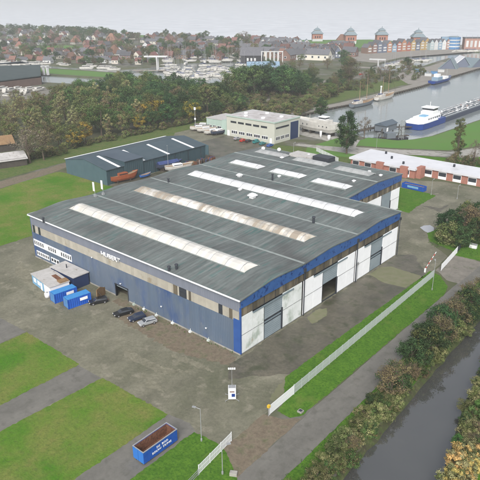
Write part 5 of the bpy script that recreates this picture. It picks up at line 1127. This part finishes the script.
# ------------------------------------------------------------------ shed at the edge of the wood
t = thing('black_roofed_shed', 'old shed with black and pale roof at the corner of the wood', 'shed', tuple(at(4, 165)), R(72))
MB().box(-12, 9, -6, 6, 0, 3.6).build('wall', M['timber'], t); MB().prism([(-6.6, 3.3), (0, 5.6), (0, 5.3), (-6.6, 3.0)], -12.5, 9.5, 'x').build('pale_roof', M['flatroof'], t); MB().prism([(0, 5.6), (6.6, 3.3), (6.6, 3.0), (0, 5.3)], -12.5, 9.5, 'x').build('black_roof', M['hulldark'], t)
t = thing('brown_roofed_barn', 'pale brown roofed barn behind the black roofed shed', 'barn', tuple(at(-4, 150)), R(72))
MB().box(-8, 8, -6, 6, 0, 4).build('wall', M['timber'], t); MB().prism([(-6.6, 3.8), (0, 6.8), (6.6, 3.8), (6.6, 3.5), (0, 6.5), (-6.6, 3.5)], -8.5, 8.5, 'x').build('roof', M['plywood'], t)

# ------------------------------------------------------------------ museum ship hall on the left, marina
t = thing('museum_building', 'large building with sweeping dark blue grey roof and raised pointed end', 'building')
A, B_, C_, D_ = at(-40, 95), at(42, 84.5), at(41, 72), at(-40, 78)
E_ = at(-40, 72)
def wallq(pts, zs, name, m):
    b = MB(); b._add([(p.x, p.y, 0) for p in pts]+[(p.x, p.y, z) for p, z in zip(pts, zs)], [(0, 1, 5, 4), (1, 2, 6, 5), (2, 3, 7, 6), (3, 0, 4, 7), (0, 3, 2, 1)]); b.build(name, M[m], t)
wallq([A, B_, C_, D_], [6, 6, 6.5, 6], 'wall', 'darkbrick')
def slabq(pts, zs, name, m, th=.6):
    b = MB(); b._add([(p.x, p.y, z) for p, z in zip(pts, zs)]+[(p.x, p.y, z-th) for p, z in zip(pts, zs)], [(0, 1, 2, 3), (7, 6, 5, 4), (0, 4, 5, 1), (1, 5, 6, 2), (2, 6, 7, 3), (3, 7, 4, 0)]); b.build(name, M[m], t)
M_ = (A+B_)/2
slabq([A, B_, C_, D_], [7, 7.5, tall(C_, 64.5), 9.5], 'front_roof', 'museumroof2')
F_ = at(30, 72); slabq([D_+Vector((0, 0, 0)), C_.lerp(D_, .25), F_, E_], [10.2, 11.5, 9, 7], 'rear_roof', 'museumroof')
MB().box(-3, 3, -3, 3, 0, .1)
for i, (x, y) in enumerate(((8, 74.5), (18, 73.5))): pass
# boats: one sailing yacht and one motor cruiser, then copies
rb = random.Random(21)
def yacht_proto():
    t = thing('sailing_yacht', 'x', 'boat'); hull(t, 10, 3.2, 1.5, 'hullwhite', 'hullwhite', s0=.6, sheer=.2)
    MB().box(-2, 2, -.9, .9, 1.3, 1.9).build('cabin', M['hullwhite'], t)
    m_ = MB().cyl((.6, 0, 1.3), (.6, 0, 14.5), .1, .07, n=5).build('mast', M['metal'], t); MB().cyl((.6, 0, 2.8), (-3.6, 0, 2.8), .2, n=5).build('boom', M['tarp'], m_); return Protos(t)
def cruiser_proto():
    t = thing('motor_cruiser', 'x', 'boat'); hull(t, 10, 3.4, 1.7, 'hullwhite', 'hullwhite', s0=.75, sheer=.25)
    MB().box(-3, 2, -1.3, 1.3, 1.4, 2.9).build('cabin', M['hullwhite'], t); MB().box(-2.9, 2.05, -1.32, 1.32, 2.1, 2.6).build('window_band', M['glass'], t); return Protos(t)
YA, CR = yacht_proto(), cruiser_proto()
for i in range(46):
    x = rb.uniform(162, 262); y = rb.uniform(63.5, 78); p = at(x, y)
    YA.put((p.x, p.y, -1.2), rb.choice([.6, .6, 2.2, 3.7]), rb.uniform(.9, 1.35), 'white sailing yacht moored in the marina of the old town', 'sailing yachts in the marina')
for i in range(26):
    x = rb.uniform(168, 262); y = rb.uniform(66, 80); p = at(x, y)
    CR.put((p.x, p.y, -1.2), rb.choice([.6, .6, 2.2]), rb.uniform(.8, 1.3), 'white motor cruiser moored in the marina of the old town', 'motor cruisers in the marina')
for i in range(11):
    x = rb.uniform(2, 44); y = rb.uniform(89, 97); p = at(x, y)
    CR.put((p.x, p.y, 0.1), rb.uniform(0, 3), rb.uniform(.7, 1.15), 'white boat laid up in front of the dark roofed museum', 'boats in front of the museum')
for i in range(22):
    x = rb.uniform(2, 150); y = 62.5+x*.045+rb.uniform(-1, 2); p = at(x, y)
    CR.put((p.x, p.y, -1.2), rb.uniform(.2, .9), rb.uniform(.9, 1.5), 'white boat moored along the canal below the village', 'boats along the village canal')
sheet('boatyard_ground', P2((0, 100), (0, 88), (44, 86), (52, 92), (40, 99)), 0.02, M['paving'], 6, 2, 50)
for i in range(5):
    a = at(172+i*18, 66); b_ = at(186+i*18, 79); t = thing('marina_pontoon', 'long grey pontoon between moored yachts in the marina', 'pontoon', (0, 0, 0), 0, 'pontoons of the marina')
    strut(a.to_2d(), b_.to_2d(), 2.2, -1.15, -.6, 'walkway', 'concrete', t); MB().cyl((a.x, a.y, -3), (a.x, a.y, 1), .3).build('pile', M['timber'], t)
# white lifting bridges
def lift_bridge(label, base, rz, h):
    t = thing('drawbridge', label, 'bridge', (base.x, base.y, 0), rz)
    MB().box(-26, 26, -3, 3, -.2, .5).build('deck', M['deck'], t)
    for sy in (-3, 3): MB().box(-.6, .6, sy-.5, sy+.5, .5, h).build('post', M['whitewall'], t)
    MB().box(-.7, .7, -3.5, 3.5, h, h+1).build('crossbeam', M['whitewall'], t)
    for sy in (-3, 3): MB().box(-13, 10, sy-.4, sy+.4, h+1, h+2.0).build('balance_beam', M['whitewall'], t)
    MB().box(-13, -9, -2.6, 2.6, h+.8, h+2.2).build('counterweight', M['whitewall'], t)
    for sy in (-3, 3): MB().cyl((9.5, sy, h+1), (9.5, sy, .5), .18, n=5).build('lift_rod', M['whitewall'], t)
    return t
p = at(158, 70.5); lift_bridge('white drawbridge over the village canal by the marina', p, R(35), tall(p, 58))
p = at(378, 68); lift_bridge('white drawbridge at the mouth of the inner harbour', p, R(20), tall(p, 61)).scale = (.7, .7, 1)
for (x, y, yt) in ((33, 75, 66.5), (37, 75, 66.5)):
    p = at(x+11, y); t = thing('white_gate_post', 'tall white post of the lock by the green spit', 'post', tuple(p), 0, 'white posts of the lock'); h = tall(p, yt); MB().box(-1, 1, -1, 1, 0, h).build('post', M['whitewall'], t); MB().box(-1.6, 1.6, -1.6, 1.6, h, h+.8).build('cap', M['whitewall'], t)

# ------------------------------------------------------------------ houses of the town
def house_proto(name, w_, d, eave, ridge, mw, mr, style='gable'):
    t = thing(name, 'x', 'house'); w2, d2 = w_/2, d/2
    if style == 'hip':
        MB().box(-w2, w2, -d2, d2, 0, eave).build('wall', M[mw], t); k = d2*.8
        b = MB(); e = .5
        b._add([(-w2-e, -d2-e, eave), (w2+e, -d2-e, eave), (w2+e, d2+e, eave), (-w2-e, d2+e, eave), (-w2+k, 0, ridge), (w2-k, 0, ridge)], [(0, 1, 5, 4), (1, 2, 5), (2, 3, 4, 5), (3, 0, 4), (3, 2, 1, 0)])
        rf = b.build('roof', M[mr], t)
    else:
        MB().prism([(-d2, 0), (d2, 0), (d2, eave), (0, ridge-.3), (-d2, eave)], -w2, w2, 'x').build('wall', M[mw], t)
        rf = MB().prism([(-d2-.5, eave-.3), (0, ridge), (d2+.5, eave-.3), (d2+.5, eave), (0, ridge+.3), (-d2-.5, eave)], -w2-.3, w2+.3, 'x').build('roof', M[mr], t)
    MB().box(w2*.5, w2*.5+1, -.5, .5, ridge-1, ridge+1.2).build('chimney', M['brownwall'], rf)
    for sy in (-1, 1):
        for k in range(2 if w_ < 14 else 4):
            x = -w2+w_*(k+.5)/(2 if w_ < 14 else 4)
            f = MB().box(x-1, x+1, sy*(d2+.03)-.05, sy*(d2+.03)+.05, eave*.35, eave*.75).build('window', M['whitewall'], t)
            MB().box(x-.75, x+.75, sy*(d2+.1)-.03, sy*(d2+.1)+.03, eave*.4, eave*.7).build('pane', M['glass'], f)
    for sx in (-1, 1):
        f = MB().box(sx*(w2+.03)-.05, sx*(w2+.03)+.05, -1.3, 1.3, eave*.4, eave*.8).build('window', M['whitewall'], t)
        MB().box(sx*(w2+.1)-.03, sx*(w2+.1)+.03, -1, 1, eave*.45, eave*.75).build('pane', M['glass'], f)
    return Protos(t)
HP = [(house_proto('brick_house', 11, 9, 5, 10, 'brownwall', 'redtile'), 'red tiled brick house in the village'),
      (house_proto('white_house', 12, 9, 5, 9.5, 'whitewall', 'slate'), 'white walled house with dark slate roof in the village'),
      (house_proto('cream_house', 10, 9, 5.5, 10, 'creamwall', 'redtile'), 'cream walled house with red tiled roof in the village'),
      (house_proto('brick_house', 16, 10, 5, 10, 'brownwall', 'slate'), 'long brick house with slate roof in the village'),
      (house_proto('terraced_house', 26, 9, 5.5, 10, 'creamwall', 'slate'), 'row of terraced houses with slate roofs in the village'),
      (house_proto('farmhouse', 17, 17, 4, 15, 'creamwall', 'orangetile', 'hip'), 'large farmhouse with orange pyramid roof in the village')]
rh = random.Random(4); taken = []
def free(p, d):
    for q in taken:
        if (q-p).length < d: return False
    taken.append(p.copy()); return True
special = [(76, 44, 5, 18), (112, 44, 5, 24), (115, 56, 5, 20), (40, 43, 5, 16), (20, 48, 5, 14)]
for x, y, k, h in special:
    p = at(x, y).to_2d()
    if free(p, 14): HP[k][0].put((p.x, p.y, 0), rh.choice([0, .6, 1.2]), h/22, HP[k][1], 'large farmhouses of the village')
n = 0
for _ in range(4000):
    if n >= 210: break
    x = rh.uniform(-6, 262); ymin = 29.5+max(0, x)*.045; y = ymin+(60.0-ymin)*rh.random()**.8; p = at(x, y).to_2d()
    if 24 < x < 86 and 45 < y < 53: continue
    if not free(p, 14 if x < 150 else 11): continue
    k = rh.choice([0, 0, 1, 1, 2, 2, 3, 4] if x < 150 else [0, 0, 0, 1, 2, 3, 3, 4])
    HP[k][0].put((p.x, p.y, 0), rh.choice([.3, 1.87, .5, 2.0]), rh.uniform(.7, 1.0), HP[k][1]+(', behind the museum' if x < 50 else ', beyond the green spit' if x < 130 else ', beyond the drawbridge' if x < 180 else ', beyond the marina'), 'houses of the village by the sea'); n += 1
for _ in range(1500):
    if n >= 270: break
    x = rh.uniform(262, 352); y = rh.uniform(44, 60); p = at(x, y).to_2d()
    if x > 300 and y < 50: continue
    if not free(p, 11): continue
    k = rh.choice([0, 1, 1, 2, 3, 3, 4]); HP[k][0].put((p.x, p.y, 0), rh.choice([.2, 1.77]), rh.uniform(.9, 1.25), HP[k][1], 'houses of the village by the sea'); n += 1
vt = random.Random(8); n = 0
for _ in range(9000):
    if n >= 220: break
    x = vt.uniform(-6, 268); ymin = 29+max(0, x)*.046; y = ymin+(61-ymin)*vt.random(); p = at(x, y).to_2d()
    if 28 < x < 84 and 46 < y < 52 or not free(p, 6): continue
    plant(vt.choice(['dark', 'dark', 'mid', 'olive', 'brown', 'bare']), p, vt.uniform(9, 16), 'tree between the houses of the village by the sea', 'trees of the village', 1.2); n += 1
for i in range(64):
    x = vt.uniform(-4, 160); y = 58.5+vt.uniform(0, 4.5)+max(0, min(x, 90))*.025; p = at(x, y); plant(vt.choice(['olive', 'brown', 'dark', 'mid']), p, vt.uniform(5, 9), 'low tree on the quay below the village', 'low trees on the quay below the village', 1.4)
for i in range(34):
    x = vt.uniform(-4, 158); y = 59.5+vt.uniform(0, 3.0)+max(0, min(x, 90))*.02; p = at(x, y).to_2d()
    if free(p, 7): k = vt.choice([1, 2, 0, 3]); HP[k][0].put((p.x, p.y, 0), .5, vt.uniform(.55, .8), HP[k][1].replace('in the village', 'along the quay below the village'), 'houses of the village by the sea')
for x in range(0, 120, 4):
    p = at(x+vt.uniform(-2, 2), 29+x*.052+.9); plant(vt.choice(['dark', 'mid', 'dark', 'brown']), p, vt.uniform(11, 17), 'dark tree of the belt along the sea shore', 'trees of the shore belt', 1.6)
for x in (248, 256, 264, 272, 280, 288, 296): 
    p = at(x, 45+vt.uniform(-1, 2)); plant('dark', p, vt.uniform(9, 13), 'dark tree on the sea front before the white roofs', 'trees of the sea front', 1.3)
# town specials
t = thing('gable_warehouse', 'black fronted warehouse with slate gable roof behind the boat hall', 'warehouse', tuple(at(252, 63)), R(35))
MB().prism([(-8, 0), (8, 0), (8, 9), (0, 16), (-8, 9)], -12, 12, 'x').build('wall', M['hulldark'], t); MB().prism([(-9, 8.4), (0, 16.2), (9, 8.4), (9, 9), (0, 16.9), (-9, 9)], -12.6, 12.6, 'x').build('roof', M['slate'], t)
for k in (-4, 0, 4): MB().box(k-1, k+1, -8.15, -8.02, 3, 6).build('window', M['whitewall'], t)
t = thing('blue_boat_hall', 'boat hall with light blue roof beside the marina', 'hall', tuple(at(263, 72)), R(42))
MB().box(-15, 15, -8, 8, 0, 5).build('wall', M['whitewall'], t); MB().prism([(-9, 4.8), (0, 9.5), (9, 4.8), (9, 5.2), (0, 10), (-9, 5.2)], -16, 16, 'x').build('roof', M['w_skyblue'], t); MB().box(-6, 6, -8.2, -8.02, .2, 4.5).build('door', M['w_aqua'], t)
for i in range(5):
    p = at(264+i*4, 66); t = thing('boat_lift_frame', 'tall white portal frame beside the blue roofed boat hall', 'frame', tuple(p), R(35), 'white portal frames of the boatyard')
    h = tall(p, 52); MB().box(-3, -2.2, -.4, .4, 0, h).build('post', M['whitewall'], t); MB().box(2.2, 3, -.4, .4, 0, h).build('post', M['whitewall'], t); MB().box(-3.2, 3.2, -.5, .5, h, h+.9).build('beam', M['whitewall'], t)
for i in range(9):
    p = at(285+i*6.5, 58.5-i*.15); t = thing('gabled_town_house', 'narrow gabled town house in the row behind the dark grove', 'house', tuple(p), R(40), 'narrow gabled houses of the quay')
    mw = ('whitewall', 'hulldark', 'w_slate', 'brownwall', 'whitewall', 'creamwall')[i % 6]; MB().prism([(-3.6, 0), (3.6, 0), (3.6, 7), (0, 12), (-3.6, 7)], -8, 8, 'y').build('wall', M[mw], t); MB().prism([(-4.1, 6.6), (0, 12.2), (4.1, 6.6), (4.1, 7), (0, 12.8), (-4.1, 7)], -7.6, 8, 'y').build('roof', M['slate'], t)
    for zz in (1.5, 4.7):
        for xx in (-1.8, 1.8): MB().box(xx-.9, xx+.9, -8.1, -8.02, zz, zz+1.9).build('window', M['glass' if i % 6 in (0, 4, 5) else 'whitewall'], t)
# white gabled sea front houses
for i in range(8):
    p = at(263+i*6.2, 46.0+.1*i); t = thing('white_gabled_house', 'white gabled holiday house in the row on the sea front', 'house', tuple(p), R(38), 'white gabled houses on the sea front')
    MB().prism([(-5, 0), (5, 0), (5, 5), (0, 10), (-5, 5)], -6, 6, 'y').build('wall', M['whitewall'], t); MB().prism([(-6, 4.2), (0, 10.3), (6, 4.2), (6, 4.8), (0, 11), (-6, 4.8)], -6.5, 6.5, 'y').build('roof', M['zinc'], t); MB().box(-1.2, 1.2, -6.1, -6.02, 3, 5.5).build('window', M['glass'], t)
# four tower houses with pavilion roofs
for x, y, yt, lab in ((317, 41, 26, 'brick tower house with grey pavilion roof on the meadow close to the white gables'), (350, 43.5, 26, 'brick tower house with pavilion roof beside the red roofed farm'),
                      (381, 43, 26, 'brick tower house with pavilion roof between the farm and the coloured row'), (417, 46, 27.5, 'tower house with pavilion roof behind the yellow end of the coloured row')):
    p = at(x, y); h = tall(p, yt); t = thing('tower_house', lab, 'tower house', tuple(p), R(40), 'tower houses on the meadow'); s = 8.2
    MB().box(-s, s, -s, s, 0, h*.16).build('white_base', M['whitewall'], t); MB().box(-s, s, -s, s, h*.16, h*.52).build('wall', M['brick'], t)
    def frus(z0, z1, a, b_, m_, nm, par=None):
        o = MB().prism([(-a, -a), (a, -a), (a, a), (-a, a)], z0, z1, 'z', top=[(-b_, -b_), (b_, -b_), (b_, b_), (-b_, b_)]).build(nm, M[m_], par or t); return o
    frus(h*.5, h*.68, s+1.4, s*.7, 'zinc', 'lower_roof'); frus(h*.68, h*.74, s*.55, s*.55, 'whitewall', 'lantern_wall'); frus(h*.74, h*.88, s*.72, s*.2, 'zinc', 'upper_roof'); MB().cyl((0, 0, h*.88), (0, 0, h), .5, .2).build('spire', M['zinc'], t)
    for k in (-3.6, 0, 3.6):
        MB().box(k-.9, k+.9, -s-.1, -s-.02, h*.22, h*.36).build('window', M['glass'], t); MB().box(-s-.1+2*s+.12, s+.1, k-.9, k+.9, h*.22, h*.36).build('window', M['glass'], t)
t = thing('red_farmhouse', 'low farmhouse with red hipped roof and white walls beside the tower house', 'farmhouse', tuple(at(344, 43)), R(38))
MB().box(-11, 11, -7, 7, 0, 5).build('wall', M['whitewall'], t); MB()._add([(-12, -8, 4.6), (12, -8, 4.6), (12, 8, 4.6), (-12, 8, 4.6), (-6, 0, 13), (7, 0, 13)], [(0, 1, 5, 4), (1, 2, 5), (2, 3, 4, 5), (3, 0, 4), (3, 2, 1, 0)]).build('roof', M['orangetile'], t)
for k in range(5): MB().box(-9+k*4-.8, -9+k*4+.8, -7.1, -7.02, 1.5, 3.5).build('window', M['glass'], t)
# coloured quay houses
cols = [('brownwall', 'brown'), ('brownwall', 'brown'), ('w_slate', 'slate blue'), ('w_slate', 'slate blue'), ('w_orange', 'orange'), ('w_skyblue', 'pale blue'), ('w_red', 'red'), ('w_orange', 'orange'), ('w_red', 'red'), ('w_yellow', 'yellow'), ('w_slate', 'slate blue'), ('w_yellow', 'yellow'), ('w_yellow', 'yellow'), ('w_orange', 'orange')]
a = at(364, 53.5).to_2d(); b_ = at(430, 49.0).to_2d(); d = b_-a; rz = math.atan2(d.y, d.x); n = len(cols)
def quay_house(p, wd, hh, mc, cn, nm, grp):
    t = thing('coloured_quay_house', f'{cn} house with steep roof in the coloured row by the inner harbour', 'house', (p.x, p.y, 0), rz, grp); w2 = wd/2-.15
    MB().prism([(-w2, 0), (w2, 0), (w2, hh), (0, hh+4), (-w2, hh)], -6, 6, 'y').build('wall', M[mc], t); MB().prism([(-w2-.1, hh-.1), (0, hh+4.1), (w2+.1, hh-.1), (w2+.1, hh+.3), (0, hh+4.6), (-w2-.1, hh+.3)], -5.8, 6.2, 'y').build('roof', M['slate'], t)
    for z in (2, 5.2, 8.4):
        if z < hh: MB().box(-w2*.6, w2*.6, -6.15, -6.02, z, z+1.7).build('window_band', M['whitewall'], t)
for i, (mc, cn) in enumerate(cols):
    quay_house(a.lerp(b_, (i+.5)/n), d.length/n, 7+(i*7 % 5), mc, cn, 0, 'coloured houses by the inner harbour')
a2 = at(427, 49.8).to_2d(); b2 = at(447, 49.0).to_2d(); rz = math.atan2((b2-a2).y, (b2-a2).x)
for i, (mc, cn) in enumerate((('w_aqua', 'pale aqua'), ('whitewall', 'white'), ('w_skyblue', 'pale blue'), ('whitewall', 'white'), ('w_pink', 'pink'))): quay_house(a2.lerp(b2, (i+.5)/5), (b2-a2).length/5, 9, mc, cn, 0, 'coloured houses by the inner harbour')
p = at(452.5, 49); t = thing('blue_apartment_block', 'bright blue rounded apartment block at the end of the coloured row', 'building', tuple(p), R(30)); h = tall(p, 37)
MB().cyl((0, 0, 0), (0, 0, h), 9, n=20).build('wall', M['w_blue'], t); MB().cyl((0, 0, h), (0, 0, h+1), 8, 6, n=20).build('roof', M['zinc'], t); MB().box(-16, -7, -6, 6, 0, h).build('side_wing', M['w_skyblue'], t)
for z in (3, 7, 11): MB().cyl((0, 0, z), (0, 0, z+1.5), 9.05, n=20).build('window_band', M['whitewall'], t)
p = at(478, 49); t = thing('pink_apartment_block', 'pink brick apartment block at the harbour mouth', 'building', tuple(p), R(35)); h = tall(p, 38)
MB().box(-20, 14, -7, 7, 0, h).build('wall', M['w_pink'], t); MB().box(-20.5, 14.5, -7.5, 7.5, h, h+1).build('roof', M['slate'], t)
for k in range(6): MB().box(-18+k*5.4, -15+k*5.4, -7.2, -7.02, 3, h-3).build('window_band', M['whitewall'], t)
# angular glass and metal halls on the peninsula
for i, (x, y, L, yt, rz_, lab) in enumerate(((449, 68, 16, 58.5, 15, 'angular grey hall with slanted triangular front on the peninsula close to the quay shrubs'), (459, 66.5, 20, 57, 40, 'angular hall with white slanted roof slab on the peninsula, middle of three'), (471, 66.5, 16, 59, 70, 'angular glass hall on the peninsula close to the harbour mouth'))):
    p = at(x, y); h = tall(p, yt); t = thing('angular_hall', lab, 'hall', tuple(p), R(rz_), 'angular halls on the peninsula')
    MB().prism([(-L*.5, 0), (L*.45, 0), (L*.1, h)], -8, 8, 'y').build('wall', M['w_slate'], t)
    MB().prism([(-L*.62, 0), (L*.1, h+1.2), (L*.1, h+.4), (-L*.5, 0)], -8.5, 8.5, 'y').build('roof_slab', M['whiteroof' if i == 1 else 'zinc'], t)
    MB().prism([(L*.1, h+1.2), (L*.56, 0), (L*.47, 0), (L*.1, h+.4)], -8.5, 8.5, 'y').build('roof_slab', M['zinc'], t)
for i, (x, y, c) in enumerate(((428, 80, 'whitewall'), (434, 78, 'w_blue'), (441, 76, 'whitewall'), (418, 76, 'w_blue'), (425, 78.5, 'whitewall'))):
    t = thing('quayside_booth', ('white' if c == 'whitewall' else 'blue')+' booth on the peninsula pavement beside the shrubs', 'booth', tuple(at(x, y-4)), R(20), 'booths on the peninsula'); MB().box(-3, 3, -1.6, 1.6, 0, 2.6).build('wall', M[c], t); MB().box(-3.2, 3.2, -1.8, 1.8, 2.6, 2.9).build('roof', M['zinc'], t)
for i in range(16):
    x = rb.uniform(388, 436); y = 66.5-(x-388)*.14+rb.uniform(-3, -.5); p = at(x, y); YA.put((p.x, p.y, -1.2), rb.uniform(0, 3), rb.uniform(.8, 1.2), 'small white yacht in the inner harbour', 'yachts in the inner harbour')
for i in range(7):
    p = at(455+i*5, 51.5); YA.put((p.x, p.y, -1.2), rb.uniform(0, 3), 1.5, 'tall masted yacht at the harbour mouth', 'yachts at the harbour mouth')
for i in range(40):
    x = rb.uniform(166, 262); y = rb.uniform(56, 63); p = at(x, y)
    if free(p.to_2d(), 6): YA.put((p.x, p.y, 0), rb.uniform(0, 3), rb.uniform(1.1, 1.5), 'white yacht laid up ashore behind the marina', 'yachts ashore behind the marina')

# ------------------------------------------------------------------ the hazy air
if HAZE:
    b = MB().box(-9000, 5000, -1500, 14000, -4.5, 76)
    hz = b.build('haze', [], None); m = bpy.data.materials.new('hazy_air'); m.use_nodes = True; N = m.node_tree
    N.nodes.remove(N.nodes['Principled BSDF']); v = N.nodes.new('ShaderNodeVolumePrincipled'); v.inputs['Density'].default_value = HAZE
    v.inputs['Color'].default_value = (.94, .98, 1, 1); v.inputs['Anisotropy'].default_value = 0.0
    N.links.new(v.outputs[0], N.nodes['Material Output'].inputs['Volume']); hz.data.materials.append(m)
    tag(hz, 'pale haze over the whole harbour and town', 'haze', kind='stuff')
# prototypes that were never used leave no stray object
for lst in list(TP.values())+[[h_[0] for h_ in HP], [YA, CR]]:
    for pr in lst:
        if not pr.used:
            for ch in list(pr.o.children_recursive): bpy.data.objects.remove(ch)
            bpy.data.objects.remove(pr.o)
